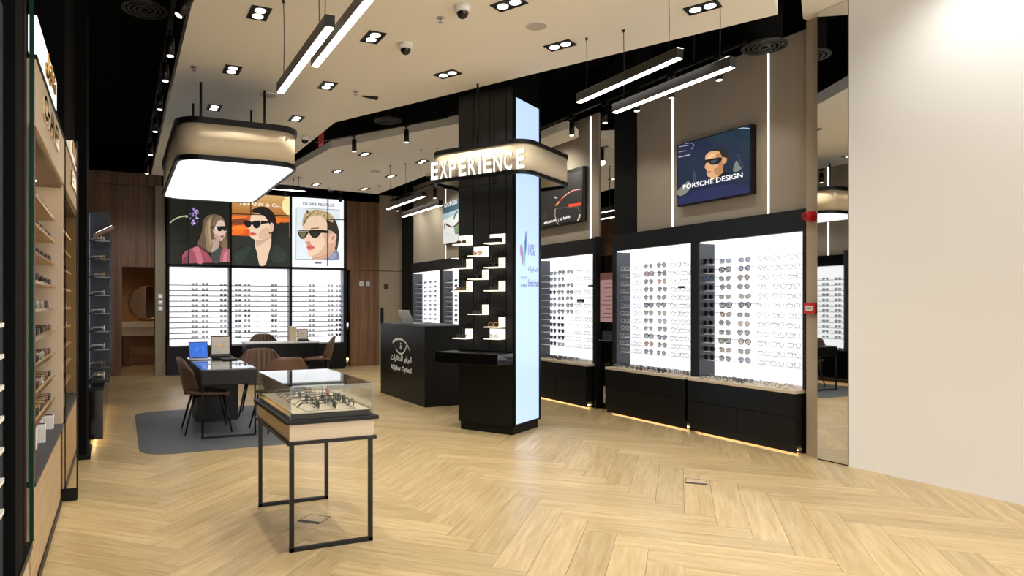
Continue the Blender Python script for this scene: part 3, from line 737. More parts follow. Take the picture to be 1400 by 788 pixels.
# ------------------------------------------------------------------ wall screens (flat prints built at their real places)
class Art:
    """flat printed picture on a panel: pixel-like design coordinates mapped to the panel plane, thin layers of ink"""
    def __init__(s, fn, nrm, e=0.95): s.fn = fn; s.n = Vector(nrm); s.mb = MB(); s.mats = []; s.idx = {}; s.k = 0; s.e = e
    def slot(s, c):
        m = ink(c, s.e)
        if m.name not in s.idx: s.idx[m.name] = len(s.mats); s.mats.append(m)
        return s.idx[m.name]
    def poly(s, pts, c, sm=True, base=None):
        if sm and len(pts) > 4: pts = smooth_poly(pts)
        s.k += 1; dz = s.n * (0.0008 * s.k)
        vs = [Vector(s.fn(*p)) + dz for p in pts]
        s.mb.add(vs, [tuple(range(len(vs)))], s.slot(c))
    def line(s, pts, w, c):
        L = []; R_ = []
        for i, p in enumerate(pts):
            a = pts[max(0, i - 1)]; b = pts[min(len(pts) - 1, i + 1)]
            d_ = Vector((b[0] - a[0], b[1] - a[1])).normalized(); q = (-d_.y * w / 2, d_.x * w / 2)
            L.append((p[0] + q[0], p[1] + q[1])); R_.append((p[0] - q[0], p[1] - q[1]))
        s.poly(L + R_[::-1], c, False)
    def ell(s, cx, cy, rx, ry, c, n=18, rot=0):
        s.poly([(cx + rx * math.cos(2 * PI * i / n) * math.cos(rot) - ry * math.sin(2 * PI * i / n) * math.sin(rot), cy + rx * math.cos(2 * PI * i / n) * math.sin(rot) + ry * math.sin(2 * PI * i / n) * math.cos(rot)) for i in range(n)], c, False)
    def text(s, body, p0, p1, h, c, bold=0.0, shear=0.0, w=True):
        a, b = Vector(s.fn(*p0)), Vector(s.fn(*p1)); r_ = (b - a); wd = r_.length; r_.normalize()
        s.k += 1
        text_into(s.mb, body, a + s.n * (0.0008 * s.k), r_, Vector((0, 0, 1)), h=h, w=wd, depth=0.001, bold=bold, mi=s.slot(c), shear=shear)
    def build(s, parent, o):
        for i, v in enumerate(s.mb.v): s.mb.v[i] = v - Vector(o)
        ob = s.mb.build('printed_picture', s.mats, parent)
        return ob
def tv(y0, y1, z0, z1, label):
    t = thing('wall_screen', label, 'screen', (XR - 0.04, (y0 + y1) / 2, z0))
    MB(t.location).box(XR - 0.12, XR - 0.04, y0, y1, z0, z1).build('case', BLACK, t, 0.003)
    return t
# screen 1: man in a car
Y0, Y1, Z0, Z1 = 5.20, 6.27, 2.70, 3.455
t = tv(Y0, Y1, Z0, Z1, 'black framed screen showing a man in sunglasses inside a car')
def f1(x, y):
    u = (x - 50) / 610; v = (y - (205 - 0.262 * (x - 50))) / ((740 - 0.155 * (x - 50)) - (205 - 0.262 * (x - 50)))
    u = min(1, max(0, u * 1.12 / (1 + 0.12 * u))); v = min(1, max(0, v))
    return (XR - 0.121, Y1 - 0.012 - u * (Y1 - Y0 - 0.024), Z1 - 0.012 - v * (Z1 - Z0 - 0.024))
a = Art(f1, (-1, 0, 0), 0.9)
a.poly([(50, 205), (660, 45), (660, 645), (50, 740)], (24, 38, 58), False)
a.poly([(50, 205), (300, 140), (200, 260), (120, 330), (50, 420)], (31, 37, 64))
a.poly([(300, 150), (660, 60), (660, 300), (560, 200), (430, 180)], (27, 46, 62))
a.poly([(50, 690), (160, 640), (330, 575), (470, 555), (660, 600), (660, 645), (50, 738)], (34, 39, 78))
a.poly([(150, 600), (260, 560), (420, 540), (560, 560), (420, 575), (260, 600)], (24, 30, 60))
a.line([(60, 215), (145, 203)], 5, (170, 176, 200)); a.line([(60, 262), (125, 250)], 6, (150, 156, 186)); a.line([(60, 308), (160, 288)], 6, (190, 196, 214))
a.line([(110, 190), (165, 182), (192, 200), (172, 240)], 5, (150, 160, 200)); a.line([(550, 72), (600, 68), (658, 76)], 8, (170, 190, 210))
a.poly([(520, 450), (532, 390), (550, 355), (575, 400), (590, 430), (560, 452)], (112, 120, 112))
a.line([(560, 300), (580, 360), (605, 420)], 6, (70, 84, 96))
a.poly([(50, 640), (50, 610), (110, 555), (150, 520), (156, 600), (90, 655)], (122, 124, 112)); a.poly([(180, 450), (195, 430), (210, 480), (205, 560), (190, 540)], (54, 66, 80))
a.poly([(300, 525), (270, 560), (330, 548), (440, 520), (500, 480), (440, 450), (420, 470), (350, 520)], (20, 22, 28))
a.poly([(290, 305), (330, 268), (375, 258), (440, 262), (470, 330), (462, 372), (430, 395), (436, 450), (400, 490), (350, 520), (330, 498), (312, 490), (302, 470), (300, 430), (284, 408), (294, 370)], (206, 158, 112))
a.poly([(380, 300), (440, 300), (436, 440), (390, 480), (360, 430), (400, 400)], (172, 122, 82))
a.poly([(300, 330), (345, 285), (380, 290), (330, 330)], (228, 186, 140))
a.poly([(330, 268), (375, 246), (430, 240), (470, 280), (470, 330), (440, 330), (425, 300), (405, 268), (370, 262)], (28, 28, 30))
a.poly([(280, 352), (300, 340), (400, 324), (432, 334), (408, 374), (352, 388), (326, 372), (312, 364), (290, 372)], (16, 18, 22))
a.poly([(330, 352), (392, 340), (384, 366), (350, 378)], (60, 66, 76)); a.ell(448, 352, 16, 30, (196, 146, 104)); a.line([(302, 448), (340, 446)], 7, (150, 92, 72))
a.text('PORSCHE DESIGN', (105, 600), (606, 508), 0.058, (240, 242, 246), 0.012)
a.build(t, t.location)
# screen 2: red car outline
Y0, Y1, Z0, Z1 = 8.12, 9.35, 2.73, 3.55
t = tv(Y0, Y1, Z0, Z1, 'black framed screen showing red light lines behind the column')
f2 = lambda x, y: (XR - 0.121, min(9.338, max(8.132, 8.14 + (420 - x) / 370 * 0.98)), min(3.538, max(2.742, 2.76 + (690 - y - (x - 50) * 0.13) / 560 * 0.74)))
a = Art(f2, (-1, 0, 0), 0.9)
a.poly([(-40, 0), (425, 95), (425, 640), (-40, 700)], (36, 34, 31), False)
a.line([(165, 455), (215, 400), (260, 350), (320, 312), (370, 300), (415, 303)], 14, (170, 44, 40)); a.line([(240, 375), (290, 330), (340, 305), (412, 300)], 6, (226, 190, 180))
a.line([(175, 452), (212, 415)], 10, (216, 168, 110)); a.line([(300, 472), (412, 470)], 30, (236, 66, 40))
a.line([(170, 490), (165, 560), (180, 650), (205, 700)], 9, (150, 132, 116)); a.line([(170, 490), (290, 490), (385, 495), (400, 560)], 5, (112, 104, 96)); a.line([(405, 585), (398, 620), (385, 660)], 14, (204, 180, 156))
a.ell(65, 560, 25, 45, (60, 40, 44)); a.line([(160, 350), (190, 370)], 16, (150, 160, 176))
a.text('MERCEDES-AMG', (55, 668), (182, 640), 0.035, (236, 236, 236), 0.02, 0.2); a.line([(203, 612), (203, 655)], 3, (220, 220, 220)); a.text('ic! berlin', (218, 638), (316, 616), 0.05, (236, 236, 236), 0.02)
a.build(t, t.location)
# screen 3: green tinted frame, partly behind the column
Y0, Y1, Z0, Z1 = 11.55, 12.86, 2.76, 3.62
t = tv(Y0, Y1, Z0, Z1, 'screen showing green tinted eyewear, beyond the column')
f3 = lambda x, y: (XR - 0.121, max(11.56, 12.85 - (x - 45) / 285 * 0.86), min(3.61, max(2.77, 3.61 - (y - 70 + (x - 45) * 0.2) / 590 * 0.84)))
a = Art(f3, (-1, 0, 0), 0.85)
a.poly([(45, 70), (470, -15), (470, 575), (45, 660)], (206, 210, 206), False)
a.poly([(45, 70), (470, -15), (470, 100), (330, 140), (150, 185), (45, 210)], (58, 84, 96), False)
a.poly([(45, 215), (160, 180), (330, 140), (330, 200), (45, 300)], (150, 176, 184), False)
a.text('GIORGIO ARMANI', (65, 118), (460, 30), 0.10, (238, 240, 240), 0.0)
a.poly([(235, 385), (300, 320), (335, 305), (325, 420), (300, 480), (250, 505)], (112, 140, 104)); a.poly([(80, 345), (140, 370), (205, 395), (300, 310), (335, 300), (330, 318), (215, 410), (110, 385)], (84, 42, 40))
a.line([(70, 350), (66, 430)], 10, (40, 40, 46)); a.line([(215, 295), (240, 220), (270, 175)], 18, (88, 70, 66)); a.line([(225, 410), (240, 500), (300, 490), (325, 430)], 10, (60, 50, 40)); a.line([(60, 470), (120, 510), (190, 525), (240, 505)], 5, (170, 172, 168))
a.build(t, t.location)
# upper back-unit portraits and the back unit
BU = 15.1
bu = thing('back_display_unit', 'tall black display unit with three backlit portraits over glasses shelves', 'display', (2.83, BU, 0))
o = bu.location
MB(o).box(0.88, 4.80, BU + 0.22, BU + 0.34, 0.0, 3.98).build('carcass', BLACKM, bu)
MB(o).box(0.88, 4.80, BU - 0.02, BU + 0.22, 0.06, 0.61).build('base', BLACK, bu, 0.003)
MB(o).box(0.90, 4.78, BU + 0.02, BU + 0.22, 0.0, 0.06).build('plinth', BMET, bu)
MB(o).box(0.88, 4.80, BU - 0.02, BU + 0.22, 2.305, 2.345).build('rail', BLACKM, bu)
MB(o).box(0.88, 4.80, BU - 0.02, BU + 0.22, 3.935, 3.98).build('rail', BLACKM, bu)
for x in (0.88, 2.15, 3.47, 4.73):
    MB(o).box(x, x + (0.05 if x < 4 else 0.07), BU - 0.02, BU + 0.22, 0.61, 3.98).build('upright', BLACKM, bu)
bays = [(0.93, 2.15), (2.20, 3.47), (3.52, 4.73)]
GREYCHEEK = mat('pale_cheek', (170, 176, 186), 0.5)
SZ = [1.914 - 0.1138 * i for i in range(11)]
for x0, x1 in bays:
    MB(o).box(x0, x1, BU + 0.20, BU + 0.22, 0.62, 2.30).build('light_panel', LIT, bu)
    MB(o).box(x1 - 0.012, x1, BU + 0.0, BU + 0.2, 0.62, 2.30).build('cheek', GREYCHEEK, bu)
    for z in SZ:
        s_ = MB(o).box(x0, x1, BU + 0.03, BU + 0.2, z - 0.008, z).build('shelf', ACRYL, bu)
        MB(o).box(x0, x1, BU + 0.018, BU + 0.03, z - 0.013, z + 0.003).build('shelf_edge', BLACKM, s_)
def poster(x0, x1, label):
    t = thing('portrait_lightbox', label, 'poster', ((x0 + x1) / 2, BU, 2.35))
    MB(t.location).box(x0, x1, BU - 0.01, BU + 0.2, 2.35, 3.93).build('case', BLACKM, t)
    return t
SEAM = (10, 10, 10)
def pmap(cx0, cz, sx, sz, k, x0=0, x1=9):   # design pixels -> X, Z on the lightbox face
    return lambda x, y: (min(x1, max(x0, cx0 + x * sx)), BU - 0.011, min(3.93, max(2.35, cz + k * x - y * sz)))
t = poster(0.93, 2.15, 'backlit portrait of a woman in a pink jacket with a purple flower')
sc = 1.004
a = Art(pmap(0.765, 3.889, 0.002062, 0.00213, 0.000143, 0.93, 2.15), (0, -1, 0))
F_ = a.fn
a.mb.add([(0.93, BU - 0.0105, 2.35), (2.15, BU - 0.0105, 2.35), (2.15, BU - 0.0105, 3.93), (0.93, BU - 0.0105, 3.93)], [(0, 1, 2, 3)], a.slot((16, 19, 13)))
a.line([(82, 325), (120, 292), (180, 266), (250, 256)], 13, (168, 178, 138)); a.ell(245, 262, 16, 13, (150, 160, 118))
rf = random.Random(5)
for i in range(46):
    yy = rf.uniform(180, 345); xx = 318 + rf.uniform(-1, 1) * (20 + 24 * math.sin((yy - 175) / 172 * PI))
    a.ell(xx, yy, rf.uniform(5, 11), rf.uniform(5, 12), rf.choice([(150, 126, 190), (184, 168, 214), (116, 92, 160), (206, 196, 226), (132, 104, 176)]), 8)
a.poly([(395, 400), (400, 330), (420, 285), (470, 252), (530, 247), (590, 272), (620, 320), (632, 380), (642, 440), (652, 560), (640, 606), (590, 600), (560, 540), (500, 610), (465, 632), (420, 600), (350, 545), (372, 480)], (98, 80, 62))
a.poly([(480, 640), (520, 590), (560, 580), (600, 620), (572, 732), (500, 732)], (62, 68, 64))
a.poly([(500, 500), (560, 512), (566, 570), (540, 600), (490, 632), (472, 600), (480, 540)], (176, 152, 136))
a.poly([(520, 335), (560, 305), (608, 318), (626, 365), (640, 425), (628, 440), (622, 500), (592, 518), (550, 512), (520, 480), (502, 400)], (208, 182, 166))
a.poly([(520, 440), (560, 470), (585, 512), (550, 512), (518, 478), (508, 420)], (182, 150, 132))
a.poly([(500, 330), (540, 270), (590, 275), (618, 320), (580, 305), (535, 340), (512, 420)], (122, 100, 78))
a.poly([(420, 400), (450, 300), (500, 262), (480, 340), (478, 450), (500, 560), (470, 625), (440, 590), (430, 500)], (140, 116, 90)); a.poly([(455, 360), (480, 290), (476, 420), (488, 520), (470, 560)], (168, 142, 112))
a.poly([(600, 500), (625, 480), (645, 560), (636, 600), (600, 590)], (128, 100, 72))
a.poly([(200, 650), (230, 610), (270, 588), (350, 560), (400, 600), (455, 640), (482, 690), (505, 732), (200, 732)], (150, 74, 88), False); a.poly([(300, 590), (350, 565), (380, 620), (400, 732), (350, 732), (330, 650)], (186, 108, 120)); a.poly([(205, 690), (250, 640), (260, 732), (205, 732)], (112, 50, 62))
a.poly([(570, 732), (586, 620), (620, 592), (655, 596), (682, 612), (682, 732)], (168, 92, 104), False); a.poly([(600, 732), (612, 640), (650, 620), (640, 732)], (196, 122, 130))
a.poly([(505, 372), (545, 370), (650, 370), (655, 395), (640, 418), (610, 415), (596, 398), (585, 418), (555, 416), (540, 400), (508, 392)], (18, 18, 20)); a.poly([(512, 376), (540, 374), (548, 410), (532, 412)], (214, 212, 206)); a.line([(470, 376), (515, 384)], 8, (24, 22, 22))
a.poly([(574, 470), (594, 462), (614, 468), (600, 484), (580, 484)], (150, 84, 84)); a.line([(632, 400), (640, 428), (622, 438)], 4, (170, 136, 120))
a.line([(262, 100), (262, 735)], 13, SEAM); a.line([(75, 502), (262, 506)], 12, SEAM)
a.build(t, t.location)
t = poster(2.20, 3.47, 'backlit portrait of a dark haired woman before an orange sunset')
a = Art(pmap(2.098, 3.981, 0.002212, 0.0022, 0.000155, 2.20, 3.47), (0, -1, 0))
a.mb.add([(2.20, BU - 0.0105, 2.35), (3.47, BU - 0.0105, 2.35), (3.47, BU - 0.0105, 3.93), (2.20, BU - 0.0105, 3.93)], [(0, 1, 2, 3)], a.slot((36, 40, 33)))
def band(y0, y1, c): a.poly([(47, y0), (620, y0 + 40), (620, y1 + 40), (47, y1)], c, False)
for i in range(8): band(22 + i * 28, 52 + i * 28, (208 - 6 * i, 168 - 9 * i, 108 - 9 * i))
band(246, 330, (196, 92, 40)); band(330, 448, (206, 84, 26))
a.poly([(47, 300), (120, 280), (200, 300), (200, 330), (120, 345), (47, 340)], (120, 60, 34)); a.poly([(47, 365), (130, 350), (210, 380), (150, 400), (47, 395)], (236, 128, 44)); a.poly([(47, 262), (140, 258), (200, 268), (140, 280), (47, 285)], (230, 120, 48)); a.poly([(47, 410), (100, 395), (180, 415), (120, 440), (47, 445)], (240, 110, 30))
a.poly([(450, 330), (500, 322), (560, 335), (612, 330), (616, 740), (450, 740)], (30, 33, 28), False); a.poly([(470, 285), (520, 280), (560, 300), (612, 290), (612, 318), (540, 322), (500, 340), (470, 320)], (222, 112, 40))
n_ = 20; a.poly([(min(614, 640 + 102 * math.cos(2 * PI * i / n_)), 160 + 104 * math.sin(2 * PI * i / n_)) for i in range(n_)], (240, 222, 160), False)
a.text('TIFFANY & Co.', (110, 152), (526, 176), 0.075, (250, 246, 236), 0.0)
a.poly([(235, 215), (270, 182), (340, 166), (410, 190), (455, 240), (478, 300), (480, 400), (475, 560), (440, 570), (430, 440), (400, 350), (360, 275), (300, 240)], (26, 21, 19))
a.poly([(275, 490), (340, 470), (410, 420), (428, 470), (430, 545), (405, 640), (372, 752), (312, 752), (292, 640), (270, 560)], (222, 192, 166)); a.poly([(280, 500), (330, 490), (420, 430), (426, 480), (340, 540), (285, 560)], (196, 162, 136))
a.poly([(238, 250), (300, 238), (362, 264), (404, 330), (424, 400), (416, 462), (380, 488), (330, 500), (275, 500), (232, 474), (216, 442), (222, 410), (204, 388), (216, 340), (224, 295)], (228, 199, 172))
a.poly([(330, 400), (400, 380), (416, 460), (350, 495), (300, 470)], (210, 176, 148)); a.ell(434, 378, 23, 48, (214, 178, 150)); a.ell(416, 436, 13, 14, (196, 160, 96), 12); a.ell(416, 436, 8, 9, (60, 44, 36), 10)
a.poly([(47, 648), (120, 575), (190, 545), (250, 538), (276, 600), (312, 752), (47, 752)], (30, 38, 34), False); a.poly([(430, 540), (520, 575), (570, 598), (614, 640), (614, 752), (376, 752), (405, 650)], (28, 35, 31), False); a.poly([(60, 660), (130, 590), (230, 560), (200, 640), (120, 740)], (40, 54, 48)); a.poly([(460, 570), (540, 600), (590, 700), (500, 740), (430, 700)], (38, 50, 44))
a.poly([(158, 314), (200, 304), (238, 320), (262, 310), (320, 308), (402, 320), (398, 336), (332, 346), (300, 383), (264, 380), (240, 342), (218, 374), (184, 366)], (17, 16, 15)); a.line([(322, 318), (322, 334)], 7, (210, 206, 190))
a.poly([(218, 432), (240, 424), (262, 430), (286, 442), (250, 458), (226, 452)], (198, 88, 68)); a.line([(206, 390), (230, 398), (240, 392)], 5, (180, 140, 116)); a.line([(290, 636), (350, 650), (408, 628)], 3, (190, 160, 130))
a.line([(228, 120), (228, 242)], 10, SEAM); a.line([(47, 236), (614, 264)], 9, SEAM)
a.build(t, t.location)
t = poster(3.52, 4.73, 'backlit white framed portrait of a blond man in browline sunglasses')
a = Art(pmap(3.372, 4.071, 0.002383, 0.002285, 0.000165, 3.52, 4.73), (0, -1, 0))
a.mb.add([(3.52, BU - 0.0105, 2.35), (4.73, BU - 0.0105, 2.35), (4.73, BU - 0.0105, 3.93), (3.52, BU - 0.0105, 3.93)], [(0, 1, 2, 3)], a.slot((236, 239, 243)))
a.poly([(100, 172), (528, 200), (524, 714), (97, 694)], (120, 124, 128), False); a.poly([(104, 177), (524, 205), (520, 709), (101, 689)], (212, 223, 230), False)
a.text('OLIVER PEOPLES', (164, 148), (474, 170), 0.062, (96, 96, 102), 0.02)
a.poly([(370, 705), (400, 690), (450, 650), (490, 612), (518, 640), (520, 709)], (112, 122, 148)); a.poly([(420, 690), (470, 640), (500, 630), (480, 700)], (140, 150, 176))
a.poly([(265, 668), (400, 640), (470, 540), (482, 612), (400, 690), (370, 704), (270, 700)], (190, 152, 126))
a.poly([(380, 300), (430, 280), (480, 300), (512, 380), (524, 470), (502, 612), (482, 602), (480, 520), (470, 440), (420, 432), (400, 360)], (52, 44, 36))
a.poly([(165, 365), (200, 290), (260, 258), (330, 260), (390, 300), (412, 400), (424, 500), (442, 560), (400, 640), (300, 670), (240, 666), (212, 640), (206, 590), (190, 540), (180, 500), (164, 450)], (224, 193, 168))
a.poly([(360, 420), (424, 480), (440, 560), (400, 640), (300, 670), (250, 662), (330, 620), (380, 540)], (202, 166, 140))
a.poly([(160, 360), (163, 300), (178, 250), (200, 215), (260, 198), (340, 200), (420, 232), (470, 280), (455, 330), (410, 300), (390, 300), (330, 258), (262, 258), (204, 288), (176, 345)], (176, 154, 112))
for k_ in range(9): a.line([(196 + k_ * 24, 270 - k_ * 1), (220 + k_ * 24, 225 + k_), (262 + k_ * 22, 212 + k_ * 6)], 8, [(206, 188, 146), (120, 100, 66), (190, 168, 122)][k_ % 3])
a.poly([(172, 330), (200, 268), (240, 250), (205, 290), (178, 345)], (110, 94, 66)); a.poly([(196, 205), (212, 196), (224, 240), (206, 235)], (70, 60, 50))
a.poly([(395, 420), (470, 430), (490, 520), (470, 600), (410, 600)], (196, 158, 132)); a.poly([(414, 500), (430, 455), (468, 438), (496, 460), (486, 510), (450, 540), (420, 542)], (218, 178, 156)); a.poly([(440, 490), (460, 462), (478, 470), (462, 510)], (180, 130, 112))
a.poly([(112, 408), (150, 397), (222, 402), (330, 398), (412, 414), (412, 436), (342, 432), (312, 470), (272, 482), (240, 456), (222, 424), (204, 450), (180, 482), (150, 486), (124, 450)], (24, 27, 22)); a.poly([(124, 424), (196, 424), (178, 474), (150, 480)], (104, 106, 66)); a.poly([(242, 424), (322, 420), (300, 462), (272, 474)], (42, 44, 36)); a.line([(110, 408), (222, 410)], 5, (196, 192, 170))
a.line([(240, 386), (320, 382)], 12, (130, 100, 76)); a.poly([(190, 520), (228, 508), (242, 538), (206, 546)], (184, 138, 112)); a.poly([(202, 556), (240, 544), (278, 576), (240, 600), (210, 592)], (202, 104, 100)); a.line([(204, 574), (276, 576)], 4, (140, 66, 66))
a.line([(276, 730), (345, 734)], 12, (60, 66, 84)); a.line([(408, 90), (406, 770)], 12, SEAM); a.line([(408, 296), (580, 306)], 9, SEAM)
a.build(t, t.location)

# glasses on the back unit
bb = [('left', [(1.44, 'ytykknkkkkk', 'first bold column'), (1.65, 'kkkkkkkkkkk', 'second bold column'), (2.03, 'kbxxkxbtbxk', 'third bold column')], [1.05, 1.21]),
      ('mid', [(2.34, 'kknxtkkxbbk', 'first bold column'), (2.54, 'kklkbxxktx-', 'second bold column'), (3.13, 'kkkkkkkxpkb', 'third bold column')], [2.75, 3.32]),
      ('right', [(3.99, 'bcbblnlkkbk', 'first bold column'), (4.43, 'cclykllklyt', 'second bold column'), (4.62, 'llcllllxxxx', 'third bold column')], [3.62, 3.81])]
nm_ = {'left': 'under pink jacket portrait', 'mid': 'under sunset portrait', 'right': 'under blond man portrait'}
for bn, cols, cl in bb:
    for x, s_, cn in cols:
        for i, ch in enumerate(s_):
            if ch == '-': continue
            sh = random.choice(['rectangular', 'cat-eye', 'rectangular', 'round']); ln = code[ch]
            eyewear(sh, random.choice(['black', 'black', 'brown', 'silver']) if ch in 'kx' else 'brown' if ch in 'nt' else random.choice(['silver', 'gold', 'grey']), ln, (x, BU + 0.05, SZ[i]), 0, '%s %s sunglasses, %s row from top, %s, bay %s' % (ln, sh, ORD[i], cn, nm_[bn]), 'sunglasses on the back display unit', scale=1.06)
    for j, x in enumerate(cl):
        for i in range(2, 11):
            eyewear(random.choice(['rectangular', 'round']), 'clear', 'clear', (x, BU + 0.05, SZ[i]), 0, 'pale eyeglasses, %s row from top, %s pale column, bay %s' % (ORD[i], ORD[j], nm_[bn]), 'pale eyeglasses on the back display unit', 'eyeglasses')

# passage shelf seen between the back unit and the wood wall
t = thing('passage_shelf', 'lit shelf in the passage beside the back display unit', 'shelf', (5.3, 17.4, 0))
MB().box(-0.5, 0.62, 0.30, 0.34, 0.9, 2.4).build('light_panel', LIT, t)
MB().box(0.04, 0.62, 0.1, 0.28, 1.0, 2.4).build('cheek', CHAR, t)
MB().box(-0.5, 0.62, 0.0, 0.34, 0.80, 0.86).build('worktop', CREAM, t)
MB().box(-0.5, 0.62, 0.02, 0.34, 0.12, 0.80).build('cabinet_body', BLACK, t)
for i in range(9): MB().box(-0.5, 0.0, 0.12, 0.3, 1.0 + 0.14 * i, 1.01 + 0.14 * i).build('shelf', CHAR, t)
MB().box(-0.5, 0.62, 0.05, 0.06, 0.02, 0.05).build('led_strip', LEDFLOOR, t)
t = thing('white_card_sign', 'white card standing in the passage beside wood wall', 'card', (5.03, 16.9, 1.0)); MB().box(-0.12, 0.12, -0.01, 0.01, 0, 0.42).build('sheet', PAPER, t); MB().cyl(0, 0.04, -1.0, 0, 0.012, 8).cyl(0, 0.04, -1.0, -0.98, 0.1, 16).build('stand', BMET, t)
# switch plates
for loc, lab, n in (((5.36, 15.59, 1.95), 'white switch plate pair on the dark wood wall', 2), ((0.76, 15.29, 1.62), 'white switch plates stacked on the grey pier', 3)):
    t = thing('switch_plate', lab, 'switch', loc)
    for k in range(n):
        a_ = MB().box((k * 0.16 - 0.08) if n == 2 else -0.05, (k * 0.16 + 0.03) if n == 2 else 0.05, -0.012, 0.008, 0 if n == 2 else -0.13 * k, 0.11 if n == 2 else 0.11 - 0.13 * k).build('plate', PAPER if (n == 2 and k == 0) or n == 3 else SILVER, t, 0.003)
        MB().box((k * 0.16 - 0.06) if n == 2 else -0.025, (k * 0.16 + 0.01) if n == 2 else 0.025, -0.016, -0.012, 0.03 if n == 2 else 0.03 - 0.13 * k, 0.08 if n == 2 else 0.08 - 0.13 * k).build('rocker', SILVER, a_)
# alcove: counter and round mirror
t = thing('alcove_counter', 'pale wall hung counter in the warm alcove', 'counter', (0.45, 18.0, 0.74))
MB().box(-0.48, 1.0, -0.25, 0.29, 0.20, 0.34).build('worktop', CREAM, t, 0.004); MB().box(-0.48, 1.0, -0.22, 0.29, 0.0, 0.20).build('fascia', BEIGE, t)
MB().box(-0.40, -0.24, -0.2, 0.28, -0.74, 0.0).build('support', mat('red_brown', (104, 62, 44), 0.6), t)
MB().box(-0.2, 1.0, 0.1, 0.28, -0.74, -0.5).build('step', mat('amber_step', (150, 98, 56), 0.6), t)
t = thing('round_mirror', 'round brass rimmed mirror above the alcove counter', 'mirror', (0.60, 18.29, 1.55))
n = 40; R_ = 0.42
b = MB(); b.tube([(R_ * math.cos(2 * PI * i / n), -0.015, R_ * math.sin(2 * PI * i / n)) for i in range(n)], 0.016, 6, True); b.build('rim', BRASS, t)
b = MB(); vs = [(R_ * math.cos(2 * PI * i / n), -0.012, R_ * math.sin(2 * PI * i / n)) for i in range(n)]; b.add(vs, [tuple(range(n))]); b.build('mirror_glass', MIRROR, t)
t = thing('ring_lamp', 'thin brass ring on the alcove side beside round mirror', 'lamp', (-0.035, 17.2, 1.52))
b = MB(); b.tube([(0.0, 0.4 * math.cos(2 * PI * i / n), 0.42 * math.sin(2 * PI * i / n)) for i in range(n)], 0.01, 6, True); b.build('ring', BRASS, t); MB().box(-0.022, 0.01, -0.02, 0.02, -0.44, 0.44).build('bar', BRASS, t)
t = thing('tap', 'small chrome tap on the alcove counter', 'tap', (0.32, 18.05, 1.08)); MB().tube([(0, 0, 0), (0, 0, 0.09), (0.04, -0.08, 0.11), (0.05, -0.12, 0.08)], 0.014, 8).build('spout', SILVER, t); MB().cyl(0, 0, 0, 0.02, 0.03, 12).build('base', SILVER, t)
spot((0.5, 17.3, 2.55), 16, 2.2, col=(1, 0.72, 0.42))

# ------------------------------------------------------------------ hanging lightbox over the tables
t = thing('hanging_lightbox', 'large cream hanging lightbox with glowing white underside and black rims', 'light', (1.16, 8.75, 3.0))
X0, X1, Y0, Y1 = -0.64, 0.64, -1.46, 1.46
MB().ring(rrect(X0, X1, Y0, Y1, 0.26, 8), rrect(X0 + 0.03, X1 - 0.03, Y0 + 0.03, Y1 - 0.03, 0.23, 8), 0.0, 0.05).build('lower_rim', BLACK, t)
MB().ring(rrect(X0 - 0.01, X1 + 0.01, Y0 - 0.01, Y1 + 0.01, 0.27, 8), rrect(X0 + 0.03, X1 - 0.03, Y0 + 0.03, Y1 - 0.03, 0.23, 8), 0.38, 0.44).build('upper_rim', BLACK, t)
b = MB().ring(rrect(X0 + 0.015, X1 - 0.015, Y0 + 0.015, Y1 - 0.015, 0.245, 8), rrect(X0 + 0.04, X1 - 0.04, Y0 + 0.04, Y1 - 0.04, 0.22, 8), 0.05, 0.38)
b.sm = [True] * len(b.sm); b.build('shade', mat('champagne_lacquer', (226, 208, 174), 0.42), t)
MB().prism(rrect(X0 + 0.032, X1 - 0.032, Y0 + 0.032, Y1 - 0.032, 0.228, 8), 0.008, 0.03).build('diffuser', LITBOX, t)
MB().prism(rrect(X0 + 0.032, X1 - 0.032, Y0 + 0.032, Y1 - 0.032, 0.228, 8), 0.37, 0.40).build('lid', BLACKM, t)
for x in (-0.34, 0.37):
    for y in (-0.80, 0.08): MB().cyl(x, y, 0.40, 1.0, 0.014, 10).build('rod', BLACK, t)
# slate mat under the tables
m_ = MB((1.2, 8.65, 0)); m_.prism(rrect(0.17, 2.30, 7.20, 10.15, 0.32, 8), 0.0, 0.004)
tag(m_.build('floor_mat', SLATE), 'dark slate grey mat with rounded corners under the black table', 'mat')

